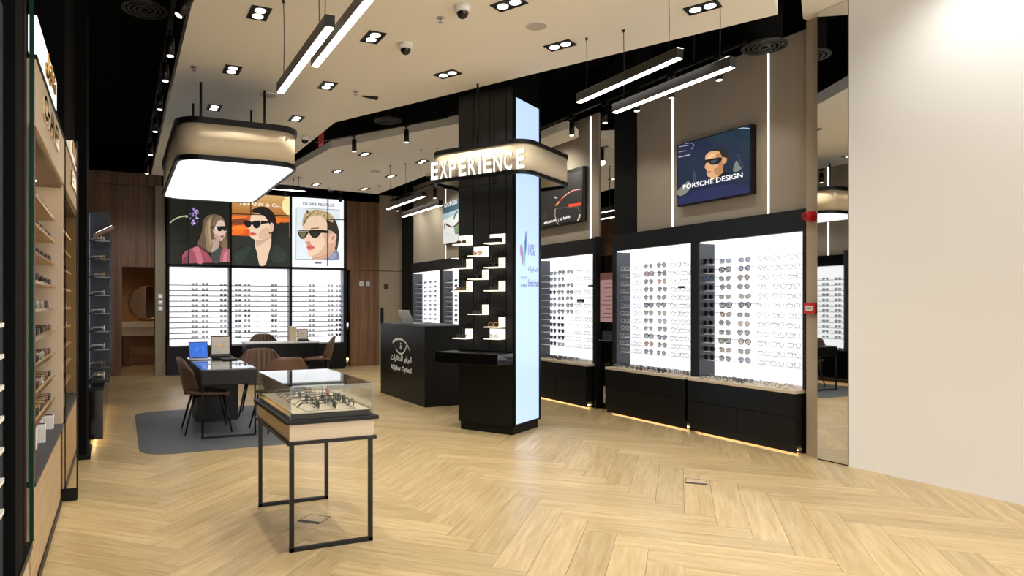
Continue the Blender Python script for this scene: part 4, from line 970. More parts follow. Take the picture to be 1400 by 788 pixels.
# ------------------------------------------------------------------ brown shell chairs
def make_chair():
    t = thing('shell_chair', None, 'chair')
    # seat: dished pad;  local front is +Y
    def sheet(fn, nu, nv, th, name, m, ribs=False):
        b = MB(); vs = []; 
        for side in (0, 1):
            for j in range(nv + 1):
                for i in range(nu + 1):
                    p, nn = fn(i / nu * 2 - 1, j / nv)
                    off = th / 2 if side == 0 else -th / 2
                    if ribs and side == 0: off += 0.006 * math.cos(i / nu * 2 * PI * 9) * (1 if 0.12 < j / nv < 0.9 else 0.3)
                    vs.append(Vector(p) + Vector(nn) * off)
        W = nu + 1; n = W * (nv + 1); fs = []
        for j in range(nv):
            for i in range(nu):
                a_ = j * W + i
                fs += [(a_, a_ + 1, a_ + W + 1, a_ + W), (n + a_ + 1, n + a_, n + a_ + W, n + a_ + W + 1)]
        for i in range(nu): fs += [(i + 1, i, n + i, n + i + 1), (nv * W + i, nv * W + i + 1, n + nv * W + i + 1, n + nv * W + i)]
        for j in range(nv): fs += [(j * W, (j + 1) * W, n + (j + 1) * W, n + j * W), ((j + 1) * W + nu, j * W + nu, n + j * W + nu, n + (j + 1) * W + nu)]
        b.add(vs, fs, 0, True)
        return b.build(name, m, t)
    def seat(u, v):
        w_ = 0.235 * (1 - 0.10 * v) * (1 - 0.35 * max(0, v - 0.8) * 2 * u * u)
        y = -0.22 + 0.46 * v; z = 0.435 + 0.03 * u * u * (1 - v) + 0.05 * max(0, 0.25 - v) - 0.035 * max(0, v - 0.85)
        y -= 0.06 * u * u * max(0, v - 0.6) / 0.4
        return (u * w_, y, z), (0, 0, 1)
    def back(u, v):
        half = 0.20 + 0.075 * math.sin(min(1, v / 0.72) * PI / 2) - 0.06 * max(0, v - 0.8) / 0.2 * (0.5 + 0.5 * abs(u))
        a_ = u * 0.95
        x = half * math.sin(a_) / math.sin(0.95); cur = (1 - math.cos(a_)) * (0.30 - 0.05 * v)
        y = -0.235 - 0.085 * v + cur
        z = 0.43 + 0.425 * v - 0.10 * abs(u) ** 3.5 * max(0, v - 0.5) / 0.5 + 0.04 * u * u * (1 - v)
        return (x, y, z), (-math.sin(a_) * 0.8, math.cos(a_), 0.12)
    sheet(seat, 12, 10, 0.035, 'seat', LEATHER)
    sheet(back, 54, 12, 0.026, 'backrest', LEATHER, True)
    for sx in (-1, 1):
        for (ya, yb) in ((0.15, 0.235), (-0.15, -0.255)):
            MB().tube([(sx * 0.15, ya, 0.42), (sx * 0.19, (ya + yb) / 2, 0.22), (sx * 0.232, yb, 0.0)], [0.016, 0.013, 0.008], 8).build('leg', BMET, t)
    b = MB(); b.tube([(-0.15, -0.15, 0.415), (0.15, -0.15, 0.415), (0.15, 0.15, 0.415), (-0.15, 0.15, 0.415)], 0.011, 6, True); b.build('under_frame', BMET, t)
    return t
chair = make_chair()
CH = [((0.94, 8.38), -PI / 2, 'brown leather shell chair pushed under black table beside the corridor'),
      ((1.72, 9.32), math.radians(166), 'brown ribbed shell chair facing out behind the black table'),
      ((1.72, 8.14), math.radians(14), 'brown shell chair turned away, right behind the glass display case'),
      ((1.92, 13.1), math.radians(-78), 'brown shell chair seen side on near the propped open box'),
      ((2.74, 14.15), PI, 'brown shell chair behind the far counter, only its top showing'),
      ((3.46, 12.72), math.radians(72), 'brown shell chair seen side on before the back display unit')]
for i, ((x, y), rz, lab) in enumerate(CH):
    c = chair if i == 0 else copy_tree(chair)
    c.scale = (1.06, 1.06, 1.03); c.location = (x, y, 0.004 if i < 3 else 0.0); c.rotation_euler = (0, 0, rz); tag(c, lab, 'chair', 'brown shell chairs')

# consulting table with glass top
t = thing('consulting_table', 'black consulting table with lit glass top on slate mat', 'table', (1.12, 8.6, 0.004))
o = t.location
X0, X1, Y0, Y1 = 0.815, 1.415, 7.82, 9.68
b = MB(o)
for x in (X0 + 0.012, X1 - 0.012):
    pass
b.tube([(X0 + 0.012, Y0 + 0.012, 0.016), (X0 + 0.012, Y0 + 0.012, 0.60)], 0.014, 4).tube([(X1 - 0.012, Y0 + 0.012, 0.016), (X1 - 0.012, Y0 + 0.012, 0.60)], 0.014, 4)
b.box(X0, X1, Y0, Y0 + 0.024, 0.004, 0.026)
b.build('leg_frame', BMET, t)
MB(o).box(X0, X1, Y0, Y1, 0.60, 0.755).build('case', BLACK, t, 0.003)
MB(o).box(X0 + 0.06, X1 - 0.02, 9.0, 9.55, 0.004, 0.60).build('pedestal', BLACK, t)
MB(o).box(X0 + 0.07, X1 - 0.07, Y0 + 0.12, 8.95, 0.752, 0.758).build('lit_tray', mat('tray_light', (226, 228, 232), 0.5, emit=0.75), t)
MB(o).box(X0, X1, Y0, Y1, 0.764, 0.775).build('glass_top', GLASSTOP, t)
b = MB(o); b.ring([(X0, Y0), (X1, Y0), (X1, Y1), (X0, Y1)], [(X0 + 0.06, Y0 + 0.1), (X1 - 0.06, Y0 + 0.1), (X1 - 0.06, 8.97), (X0 + 0.06, 8.97)], 0.7555, 0.764); b.build('top_border', CHAR, t)
for i in range(2): MB(o).box(X0 + 0.12 + 0.02 * i, X1 - 0.14, 8.05 + i * 0.42, 8.22 + i * 0.42, 0.758, 0.762).build('insert', SOOT, t)
for i in range(5):
    eyewear('rectangular', 'black', 'grey', (0.95 + 0.075 * i, 8.30 + 0.06 * (i % 3), 0.7605), 0.2 * i, 'folded dark frame under the table glass, %s from the corridor' % ORD[i], 'frames under the table glass', 'eyeglasses', scale=0.06 / 0.06 * 0.8) if False else None
t = thing('laptop', 'open laptop with a bright blue screen on the black table', 'laptop', (0.955, 9.30, 0.779), math.radians(4))
MB().box(-0.125, 0.125, -0.12, 0.11, 0, 0.014).build('keyboard_base', LAPSIL, t, 0.003)
b = MB(); b.obox((0, 0.15, 0.115), (0.122, 0, 0), (0, 0.035, 0.105), (0, 0.004, -0.0013)); lid = b.build('lid', BLACK, t)
b = MB(); b.obox((0, 0.1455, 0.1155), (0.114, 0, 0), (0, 0.0325, 0.0965), (0, 0.001, -0.0003)); b.build('screen', mat('blue_screen', (24, 92, 190), 0.3, emit=1.0), lid)
b = MB()
for i in range(5): b.obox((-0.03 + 0.022 * i, 0.143 + 0.0, 0.11 + 0.02 * math.sin(i * 2)), (0.0105, 0, 0), (0, 0.004 + 0.002 * i, 0.012 + 0.006 * i), (0, 0.0008, -0.0003))
b.build('wallpaper_wave', mat('blue_wave', (44, 116, 210), 0.3, emit=1.0), lid)
b = MB()
for r_ in range(4): b.box(-0.10, 0.10, -0.02 + r_ * 0.026, -0.002 + r_ * 0.026, 0.0141, 0.0155)
b.build('keys', SOOT, t)
def mirror_box(loc, rz, label, s=1.0):
    t = thing('mirror_case', label, 'case', loc, rz)
    MB().box(-0.16 * s, 0.16 * s, -0.12 * s, 0.10 * s, 0, 0.03).build('tray', BLACK, t, 0.003)
    b = MB(); b.obox((0, 0.12 * s, 0.03 + 0.15 * s), (0.15 * s, 0, 0), (0, 0.02 * s, 0.15 * s), (0, 0.008, -0.001)); l = b.build('lid', BLACK, t)
    b = MB(); b.obox((0, 0.108 * s, 0.03 + 0.151 * s), (0.135 * s, 0, 0), (0, 0.018 * s, 0.135 * s), (0, 0.001, 0)); b.build('lid_lining', mat('cream_lining', (214, 202, 188), 0.5), l)
    b = MB(); b.obox((0, 0.1065 * s, 0.03 + 0.155 * s), (0.045 * s, 0, 0), (0, 0.001, 0.008 * s), (0, 0.0008, 0)); b.build('gilt_mark', BRASS, l)
mirror_box((1.235, 9.47, 0.779), math.radians(-6), 'open presentation case with cream lid on the black table', 0.86)
t = thing('tablet', 'thin black tablet tray lying on the table end', 'tablet', (1.29, 9.17, 0.779), 0.1); MB().box(-0.10, 0.10, -0.13, 0.13, 0, 0.012).build('body', BLACK, t, 0.003); MB().box(-0.088, 0.088, -0.115, 0.115, 0.012, 0.0135).build('screen', SOOT, t)
# far counter with items
t = thing('service_counter', 'black service counter with pale glass top before the back unit', 'counter', (2.95, 13.45, 0))
o = t.location
MB(o).box(2.20, 3.62, 13.18, 13.70, 0.10, 0.735).build('body', BLACK, t); MB(o).box(2.24, 3.58, 13.22, 13.66, 0, 0.10).build('plinth', BMET, t); MB(o).box(2.18, 3.64, 13.16, 13.72, 0.735, 0.76).build('top', mat('pale_top', (222, 224, 226), 0.25), t, 0.003)
t = thing('carton', 'tall cream carton on the far counter', 'box', (3.14, 13.42, 0.76)); MB().box(-0.075, 0.075, -0.05, 0.05, 0, 0.30).build('body', CREAM, t, 0.002); MB().box(-0.076, 0.076, -0.051, 0.051, 0.285, 0.302).build('lid', PAPER, t)
mirror_box((3.36, 13.42, 0.76), math.radians(-4), 'small open presentation case beside the cream carton', 0.72)

# ------------------------------------------------------------------ glass display case in front
t = thing('display_case', 'glass topped cream display case on thin black legs', 'display', (1.19, 4.55, 0))
o = t.location
X0, X1, Y0, Y1 = 0.93, 1.46, 4.04, 5.07
g_ = 0.013
b1 = lambda x, y: MB(o).box(x - g_, x + g_, y - g_, y + g_, 0.0, 0.65)
for x in (X0 + g_, X1 - g_):
    for y in (Y0 + g_, Y1 - g_): b1(x, y).build('leg', BMET, t, 0.001)
for y in (Y0 + g_, Y1 - g_): MB(o).box(X0, X1, y - g_, y + g_, 0.0, 0.024).build('foot_rail', BMET, t)
MB(o).box(X0 - 0.02, X1 + 0.02, Y0 - 0.02, Y1 + 0.02, 0.65, 0.67).build('lower_rail', BMET, t, 0.002)
MB(o).box(X0 - 0.005, X1 + 0.005, Y0 - 0.005, Y1 + 0.005, 0.67, 0.775).build('drawer_body', CREAM, t, 0.002)
MB(o).box(X0 - 0.03, X1 + 0.03, Y0 - 0.03, Y1 + 0.03, 0.775, 0.798).build('upper_rail', BLACK, t, 0.002)
MB(o).box(X0 + 0.015, X1 - 0.015, Y0 + 0.015, Y1 - 0.015, 0.798, 0.832).build('tray_base', mat('black_edge', (14, 13, 11), 0.6, spec=0.2), t)
MB(o).box(X0 + 0.02, X1 - 0.02, Y0 + 0.02, Y1 - 0.02, 0.832, 0.838).build('tray', TRAYM, t)
b = MB(o)
b.ring([(X0 + 0.11, Y0 + 0.06), (X1 - 0.09, Y0 + 0.06), (X1 - 0.09, Y1 - 0.08), (X0 + 0.11, Y1 - 0.08)], [(X0 + 0.114, Y0 + 0.064), (X1 - 0.094, Y0 + 0.064), (X1 - 0.094, Y1 - 0.084), (X0 + 0.114, Y1 - 0.084)], 0.838, 0.8395)
MB(o).box(X0 + 0.022, X0 + 0.108, Y0 + 0.30, Y1 - 0.32, 0.838, 0.8388).build('cream_inlay', BEIGE, t)
b.build('tray_inlay', BLACKM, t)
gx0, gx1, gy0, gy1, gz = X0, X1, Y0, Y1, 1.003
for nm, bx in (('glass_side', (gx0, gx0 + 0.006, gy0, gy1, 0.798, gz - 0.006)), ('glass_side', (gx1 - 0.006, gx1, gy0, gy1, 0.798, gz - 0.006)), ('glass_end', (gx0 + 0.006, gx1 - 0.006, gy0, gy0 + 0.006, 0.798, gz - 0.006)), ('glass_end', (gx0 + 0.006, gx1 - 0.006, gy1 - 0.006, gy1, 0.798, gz - 0.006)), ('glass_lid', (gx0, gx1, gy0, gy1, gz - 0.006, gz))):
    MB(o).box(*bx).build(nm, GLASSTOP if nm == 'glass_lid' else GLASS, t)
b = MB(o)
for x in (gx0 + 0.003, gx1 - 0.003):
    for y in (gy0 + 0.003, gy1 - 0.003): b.box(x - 0.0022, x + 0.0022, y - 0.0022, y + 0.0022, 0.80, gz + 0.0005)
b.build('glass_edge', mat('glass_edge_grey', (120, 134, 126), 0.15), t)
k = 0
FRL = [('black', 'grey'), ('black', 'brown'), ('black', 'clear'), ('black', 'clear'), ('black', 'grey'), ('black', 'black'), ('black', 'black'), ('silver', 'clear'), ('brown', 'brown'), ('black', 'grey'), ('gold', 'brown'), ('red', 'pink'), ('silver', 'grey'), ('black', 'grey'), ('grey', 'clear')]
for r_ in range(5):
    for c_ in range(3):
        fr, ln = FRL[(r_ * 3 + c_)]
        sh = ('round', 'rectangular', 'cat-eye')[(r_ + c_) % 3]
        eyewear(sh, fr, ln, (X0 + 0.22 + 0.105 * c_ + random.uniform(-.01, .01), Y0 + 0.16 + 0.165 * r_ + random.uniform(-.015, .015), 0.8395), math.radians(90 + random.uniform(-16, 16)), '%s %s glasses in glass case, %s row from front, %s from corridor side' % (fr, sh, ORD[r_], ORD[c_]), 'glasses inside the glass display case', 'eyeglasses', parts=True, thick=0.0035, scale=1.12)

# ------------------------------------------------------------------ reception counter
t = thing('reception_counter', 'black reception counter with white eye emblem and lettering', 'counter', (4.45, 9.85, 0))
o = t.location
MB(o).box(4.03, 4.90, 8.94, 10.77, 0.0, 1.18).build('body', BLACK, t, 0.004)
MB(o).box(4.05, 4.88, 8.97, 10.74, 1.18, 1.186).build('top', CHAR, t)
CX = 4.03
b = MB(o)
def stroke(pts, w0):
    n = len(pts); ws = w0 if isinstance(w0, list) else [w0] * n
    L = []; R2 = []
    for i, p in enumerate(pts):
        a_ = Vector(pts[max(0, i - 1)]); c_ = Vector(pts[min(n - 1, i + 1)]); d_ = (c_ - a_).normalized(); q = Vector((-d_.y, d_.x)) * ws[i] / 2
        L.append((p[0] + q.x, p[1] + q.y)); R2.append((p[0] - q.x, p[1] - q.y))
    vs = [(CX - 0.004, y, z) for y, z in L] + [(CX - 0.004, y, z) for y, z in R2]
    b.add(vs, [(i, i + 1, n + i + 1, n + i) for i in range(n - 1)])
def bez(p, k=14):
    out = []
    for i in range(k + 1):
        t_ = i / k; q = [Vector(x) for x in p]
        while len(q) > 1: q = [q[j].lerp(q[j + 1], t_) for j in range(len(q) - 1)]
        out.append(tuple(q[0]))
    return out
stroke(bez([(10.20, 0.885), (9.98, 1.00), (9.62, 0.97), (9.50, 0.79)]), [0.045 - 0.002 * i for i in range(15)])
stroke(bez([(10.06, 0.80), (9.98, 0.70), (9.70, 0.66), (9.60, 0.90)]), 0.026)
b.build('eye_emblem', LETTERW, t)
b = MB(o); text_into(b, 'ة'[:0] + '\ufe93', (CX - 0.0005, 9.89, 0.79), (0, -1, 0), (0, 0, 1), h=0.105, depth=0.004, bold=0.02)
text_into(b, '\ufe95\ufe8d\ufead\ufe8e\ufec8\ufee8\ufee0\ufedf \ufeae\ufe91\ufe8e\ufea0\ufedf\ufe8d', (CX - 0.0005, 10.29, 0.575), (0, -1, 0), (0, 0, 1), h=0.125, w=0.86, depth=0.004, bold=0.015)
b.build('arabic_lettering', LETTERW, t); b = MB(o); text_into(b, 'Al Jaber Optical', (CX - 0.0005, 10.29, 0.425), (0, -1, 0), (0, 0, 1), h=0.105, w=0.86, depth=0.004, bold=0.012)
b.build('lettering', LETTERW, t)
t = thing('laptop', 'silver laptop seen from behind on the reception counter', 'laptop', (4.33, 10.02, 1.186), math.radians(-80))
MB().box(-0.17, 0.17, -0.12, 0.12, 0, 0.014).build('keyboard_base', LAPSIL, t, 0.003)
b = MB(); b.obox((0, -0.165, 0.115), (0.17, 0, 0), (0, 0.045, -0.105), (0, 0.004, 0.0016)); b.build('lid', mat('lid_silver', (214, 215, 218), 0.45), t)

# ------------------------------------------------------------------ column with the lit screen
RZ = math.radians(30)
t = thing('display_column', 'black square column with pale blue lit screen and shelves', 'column', (4.08, 6.60, 0), RZ)
CU, CW = 0.69, 0.74       # local x runs along the screen face, local y along the shelf face
MB().box(0.02, CU - 0.02, 0.02, CW - 0.02, 0, 0.10).build('plinth', BLACKM, t)
MB().box(0.012, CU, 0.012, CW, 0.10, ZB).build('core', BLACK, t)
MB().box(0.0, 0.012, 0.006, CW, 0.10, 0.80).build('lower_panel', BLACK, t)
for y0, y1 in ((0.006, 0.084), (0.094, 0.304), (0.314, 0.524), (0.534, CW)):
    for z0, z1 in ((0.96, 1.375), (1.38, 1.79), (1.795, 2.2), (2.205, 2.9), (2.905, 4.0)):
        MB().box(0.0, 0.012, y0, y1, z0, z1).build('panel', mat('panel_black', (24, 25, 26), 0.42), t)
MB().box(0.05, 0.645, -0.006, 0.012, 0.12, 3.88).build('screen', LEDBLUE, t)
MB().box(0.02, 0.05, -0.012, 0.012, 0.10, 4.0).box(0.645, CU, -0.012, 0.012, 0.10, 4.0).build('screen_frame', BLACK, t)
# printed marks on the screen
a = Art(lambda u, z: (u, -0.0065, z), (0, -1, 0), 0.9)
a.k = 0
a.poly([(0.30, 2.37), (0.318, 2.3), (0.312, 2.15), (0.285, 2.08), (0.275, 2.2)], (92, 98, 168)); a.poly([(0.245, 2.22), (0.275, 2.24), (0.29, 2.1), (0.27, 1.94), (0.245, 2.0)], (112, 170, 176)); a.poly([(0.15, 2.17), (0.185, 2.2), (0.205, 2.1), (0.19, 2.06), (0.16, 2.08)], (190, 130, 180)); a.poly([(0.18, 2.12), (0.215, 2.17), (0.235, 2.05), (0.225, 1.96), (0.195, 1.98)], (168, 132, 190))
DK = (92, 96, 128)
def st(body, u0, u1, z, h, c=DK, bold=0.0): a.text(body, (u0, z), (u1, z), h, c, bold)
st('100%', 0.355, 0.52, 2.08, 0.14, (108, 108, 168))
st('\ufe94\ufef4\ufe97\ufe8d\ufead\ufe8e\ufee3\ufe87 \ufe94\ufee3\ufefc\ufecb', 0.355, 0.625, 1.87, 0.085); st('Emirati Brand', 0.355, 0.625, 1.715, 0.08)
st('\ufe95\ufe8d\ufead\ufe8e\ufee3\ufef9\ufe8d', 0.155, 0.315, 1.79, 0.05); st('THE EMIRATES', 0.155, 0.315, 1.70, 0.04)
a.build(t, (0, 0, 0))
# ledge at counter height
lg = MB().box(-0.35, 0.0, 0.0, 0.84, 0.82, 0.845).box(-0.35, -0.335, 0.0, 0.84, 0.845, 0.945).box(-0.335, 0.0, 0.0, 0.015, 0.845, 0.945).box(-0.335, 0, 0.825, 0.84, 0.845, 0.945)
lg.build('ledge_drawer', BLACKG, t, 0.002)
MB().box(-0.335, 0.0, 0.015, 0.825, 0.93, 0.945).build('ledge_top', BLACK, t)
# lit little shelves
ex = math.cos(RZ), math.sin(RZ)
def wpt(x, y, z): return (4.08 + x * ex[0] - y * ex[1], 6.60 + x * ex[1] + y * ex[0], z)
LITCREAM = mat('lit_cream_acrylic', (255, 240, 214), 0.4, emit=1.25)
SHL = [(0.534, 0.734, 2.205, 'full', 'topmost shelf on the far strip'), (0.094, 0.304, 2.198, 'case', 'topmost shelf beside the screen'), (0.314, 0.524, 2.062, 'full', 'topmost shelf of the middle strip'), (0.534, 0.734, 1.925, 'n', 'second shelf down the far strip'), (0.094, 0.304, 1.92, 'n', 'second shelf down beside the screen'), (0.314, 0.524, 1.79, 'n', 'second shelf of the middle strip'), (0.534, 0.734, 1.655, 'n', 'third shelf down the far strip'), (0.094, 0.304, 1.653, 'n', 'third shelf down beside the screen'), (0.314, 0.524, 1.38, 'n', 'lowest shelf of the middle strip'), (0.094, 0.304, 1.235, 'n', 'fourth shelf down beside the screen'), (0.534, 0.734, 1.093, 'w', 'lowest shelf of the far strip'), (0.094, 0.304, 1.10, 'full', 'lowest shelf beside the screen')]
pal = [('brown', 'black'), ('black', 'black'), ('brown', 'amber'), ('black', 'grey'), ('black', 'black'), ('black', 'black'), ('brown', 'brown'), ('black', 'grey'), ('black', 'grey'), ('gold', 'grey'), ('black', 'grey'), ('clear', 'pale blue')]
for i, (y0, y1, z, kind, nm) in enumerate(SHL):
    s_ = MB().box(-0.15, 0.0, y0 + 0.004, y1 - 0.004, z, z + 0.008).build('shelf', LITCREAM, t)
    yb = {'full': y1 - 0.004, 'case': y1 - 0.004, 'n': y0 + 0.09, 'w': y0 + 0.11}[kind]
    MB().box(-0.008, 0.0, y0 + 0.004, yb, z + 0.008, z + 0.118).build('lit_back', LITCREAM, s_)
    if kind in 'nw': MB().box(-0.02, -0.0085, y0 + 0.02, y0 + 0.09, z + 0.118, z + 0.185).build('dark_tab', BLACKM, s_)
    ym = (y0 + y1) / 2
    if kind == 'case':
        c = thing('eyewear_case', 'black hard eyewear case on the column, ' + nm, 'case', wpt(-0.07, ym, z + 0.008), RZ); MB().box(-0.04, 0.04, -0.085, 0.085, 0, 0.055).build('shell', BLACKM, c, 0.01, 2); MB().box(-0.0408, -0.04, -0.05, 0.05, 0.026, 0.03).build('gilt_mark', BRASS, c)
    else:
        fr, ln = pal[i]
        eyewear(['rectangular', 'wide', 'cat-eye', 'round'][i % 4], fr, ln, wpt(-0.115, ym - 0.01, z + 0.008), RZ - PI / 2, '%s framed glasses standing on the black column, %s' % (fr, nm), 'glasses on the column shelves', 'eyeglasses', parts=True, thick=0.0035)
        if kind in 'nw':
            c = thing('display_card', 'slim black card standing on the column, ' + nm, 'card', wpt(-0.035, ym + 0.02, z + 0.008), RZ, 'black cards on the column shelves'); MB().box(-0.008, 0.008, -0.03, 0.03, 0, 0.15).build('card_body', BLACKM, c); MB().box(-0.009, -0.008, -0.004, 0.004, 0.03, 0.12).build('print', SOOT, c)
for z, lab in ((2.06, 'upper shelf on the hidden column side'), (1.655, 'lower shelf on the hidden column side')):
    s_ = MB().box(0.06, 0.27, CW, CW + 0.15, z, z + 0.008).build('shelf', LITCREAM, t)
    eyewear('rectangular', 'gold', 'clear', wpt(0.16, CW + 0.11, z + 0.008), RZ + PI, 'gold framed glasses on the ' + lab, 'glasses on the column shelves', 'eyeglasses', parts=True, thick=0.0035)
# sign band round the column
bt = thing('sign_band', 'cream rounded sign band with black rims hung round the column', 'sign', (4.08, 6.60, 2.93), RZ)
U0, U1, V0, V1 = -0.345, 0.955, -0.335, 0.975
R0 = rrect(U0, U1, V0, V1, 0.24, 8); inn = lambda d: rrect(U0 + d, U1 - d, V0 + d, V1 - d, 0.24 - d, 8)
MB().ring(R0, inn(0.035), -0.005, 0.035).build('lower_rim', BLACK, bt)
MB().ring(R0, inn(0.035), 0.325, 0.37).build('upper_rim', BLACK, bt)
b = MB().ring(inn(0.012), inn(0.03), 0.035, 0.325); b.sm = [True] * len(b.sm); b.build('band', mat('cream_gloss', (224, 210, 180), 0.45), bt)
MB().cyl(-0.28, 0.30, 0.36, 1.07, 0.013, 10).build('rod', BLACK, bt)
MB().cyl(0.85, 0.85, 0.36, 1.07, 0.013, 10).build('rod', BLACK, bt)
word = 'EXPERIENCE'; wid = {'I': 0.046}; gap = 0.026; tot = sum(wid.get(c, 0.106) for c in word) + gap * 9 + 0.02
v = 0.885
for i, chh in enumerate(word):
    w_ = wid.get(chh, 0.106) * (1.22 / tot)
    if i == 9: v -= 0.025
    b = MB(); text_into(b, chh, (U0 - 0.012, v, 0.028), (0, -1, 0), (0, 0, 1), h=0.205, w=w_, depth=0.014, bold=0.027, side=1)
    lt = b.build('letter', [LETTER, LETSIDE], bt); v -= w_ + gap * (1.22 / tot)

# ------------------------------------------------------------------ left side: boutique niche, mirror pillar, near fixture, far lit unit
# near black fixture with shelves
t = thing('near_fixture', 'black wall fixture with white edged shelves at the picture edge', 'display', (-0.6, 2.4, 0))
o = t.location
MB(o).box(-0.78, -0.70, 0.6, 3.80, 0.33, 4.6).build('back', BLACKM, t)
MB(o).box(-0.78, -0.41, 0.6, 3.80, 0.0, 0.30).build('base', BEIGE, t)
MB(o).box(-0.78, -0.395, 0.6, 3.82, 0.30, 0.335).build('base_rail', BLACK, t)
MB(o).box(-0.74, -0.42, 3.72, 3.80, 0.335, 4.6).build('upright', BLACKM, t)
MB(o).box(-0.50, -0.405, 3.30, 3.56, 0.335, 4.6).build('upright', VOID, t)
MB(o).box(-0.74, -0.45, 3.02, 3.30, 0.335, 2.75).build('grey_panel', CHAR, t)
for i in range(7):
    z = 0.72 + 0.118 * i
    s_ = MB(o).box(-0.70, -0.42, 0.7, 3.0, z - 0.012, z).build('shelf', BLACKM, t); MB(o).box(-0.42, -0.405, 0.7, 3.0, z - 0.014, z + 0.002).build('shelf_edge', PAPER, s_)
MB(o).box(-0.76, -0.398, 3.822, 3.834, 0.335, 4.6).build('glass_end', GLASS, t)
MB(o).box(-0.41, -0.392, 3.818, 3.838, 0.335, 4.6).build('glass_edge', GREENEDGE, t)
# niche
t = thing('boutique_niche', 'cream boutique niche with oak shelves of sunglasses', 'display', (-0.6, 4.9, 0))
o = t.location
NB = mat('niche_cream', (202, 185, 160), 0.6)
NW = wood_mat('niche_oak', (178, 150, 114), (200, 174, 138), (4, 4, 22), 0.45)
MB(o).box(-0.78, -0.74, 3.90, 5.78, 0.0, 2.75).build('back', NB, t)
MB(o).box(-0.74, -0.40, 5.74, 5.78, 0.6, 2.4).build('end_panel', NB, t)
MB(o).box(-0.74, -0.41, 3.90, 3.93, 0.6, 2.4).build('end_panel', NB, t)
MB(o).box(-0.41, -0.395, 3.88, 3.93, 0.6, 2.4).build('edge_strip', BROWNPL, t)
MB(o).box(-0.74, -0.39, 3.90, 5.78, 2.40, 2.74).build('header', NB, t, 0.002)
MB(o).box(-0.74, -0.385, 3.90, 5.78, 2.735, 2.76).build('header_cap', BLACK, t)
MB(o).box(-0.74, -0.41, 3.93, 5.74, 2.375, 2.40).build('niche_ceiling', mat('taupe', (112, 96, 80), 0.7), t)
MB(o).box(-0.74, -0.41, 3.90, 4.75, 0.05, 0.58).build('cabinet_front', NW, t, 0.002)
MB(o).box(-0.74, -0.41, 4.756, 5.70, 0.05, 0.58).build('cabinet_front', NW, t, 0.002)
MB(o).box(-0.74, -0.40, 3.90, 5.70, 0.0, 0.05).build('plinth', BLACK, t)
MB(o).box(-0.74, -0.39, 3.90, 5.70, 0.58, 0.61).build('countertop', SOOT, t, 0.002)
NZ = [2.136 - 0.1655 * i for i in range(9)]
for i, z in enumerate(NZ):
    s_ = MB(o).box(-0.74, -0.45, 4.15, 5.70, z - 0.016, z).build('shelf', NW, t)
    MB(o).box(-0.452, -0.445, 4.15, 5.70, z - 0.018, z + 0.001).build('shelf_edge', BRASS, s_)
for y in (4.9, 5.45):
    MB(o).cyl(-0.57, y, 2.368, 2.376, 0.03, 14).build('lamp_lens', LAMPM, t); spot((-0.57, y, 2.36), 7, 1.9)
b = MB(o); text_into(b, 'CHANEL', (-0.389, 4.18, 2.52), (0, 1, 0), (0, 0, 1), h=0.14, w=0.95, depth=0.012, bold=0.02, side=1); b.build('lettering', [BLACKG, CREAM], t)
MB(o).box(-0.43, -0.39, 3.95, 5.10, 2.79, 2.975).build('sign_box', mat('white_sign', (250, 250, 255), 0.5, emit=1.1), t)
b = MB(o); text_into(b, '\ufede\ufef4\ufee7\ufe8e\ufeb7', (-0.389, 4.35, 2.80), (0, 1, 0), (0, 0, 1), h=0.16, w=0.58, depth=0.008, bold=0.02); b.build('arabic_lettering', BRASS, t)
for i, z in enumerate(NZ):
    for j in range(5):
        y = 5.56 - j * 0.26; fr = random.choice(['black', 'black', 'brown', 'black', 'silver']) ; ln = random.choice(['black', 'grey', 'black', 'brown'])
        eyewear(random.choice(['wide', 'rectangular', 'cat-eye']), fr, ln, (-0.47, y, z), PI / 2, '%s framed %s sunglasses in niche, %s shelf down, %s from mirror pillar' % (fr, ln, ORD[i], ORD[j]), 'sunglasses in the cream niche', parts=True, thick=0.004)
for i, (x, y, h_, w_) in enumerate(((-0.50, 4.75, 0.16, 0.06), (-0.47, 4.98, 0.12, 0.05), (-0.52, 5.25, 0.15, 0.07), (-0.47, 5.5, 0.10, 0.06))):
    c = thing('white_box', ('tall white', 'small white', 'broad white', 'squat white')[i] + ' carton on the niche countertop, %s from mirror pillar' % ORD[3 - i], 'box', (x, y, 0.61)); MB().box(-w_ / 2, w_ / 2, -w_ / 2, w_ / 2, 0, h_).build('carton_body', PAPER, c, 0.002); MB().box(-w_ / 2 - 0.001, w_ / 2 + 0.001, -w_ / 2 - 0.001, w_ / 2 + 0.001, h_ * 0.8, h_).build('lid', WHITE, c)
# mirror clad pillar
t = thing('mirror_pillar', 'slim mirror clad pillar between the niche and black tower', 'pillar', (-0.4, 5.86, 0))
o = t.location
MB(o).box(-0.46, -0.305, 5.80, 5.95, 0.0, 0.10).build('plinth', BLACKM, t)
MB(o).box(-0.46, -0.305, 5.80, 5.95, 0.10, 2.76).build('core', BLACKM, t)
MB(o).box(-0.445, -0.39, 5.788, 5.80, 0.10, 2.75).build('mirror_panel', MIRRORB, t)
MB(o).box(-0.382, -0.31, 5.788, 5.80, 0.10, 2.75).build('mirror_panel', MIRRORB, t)
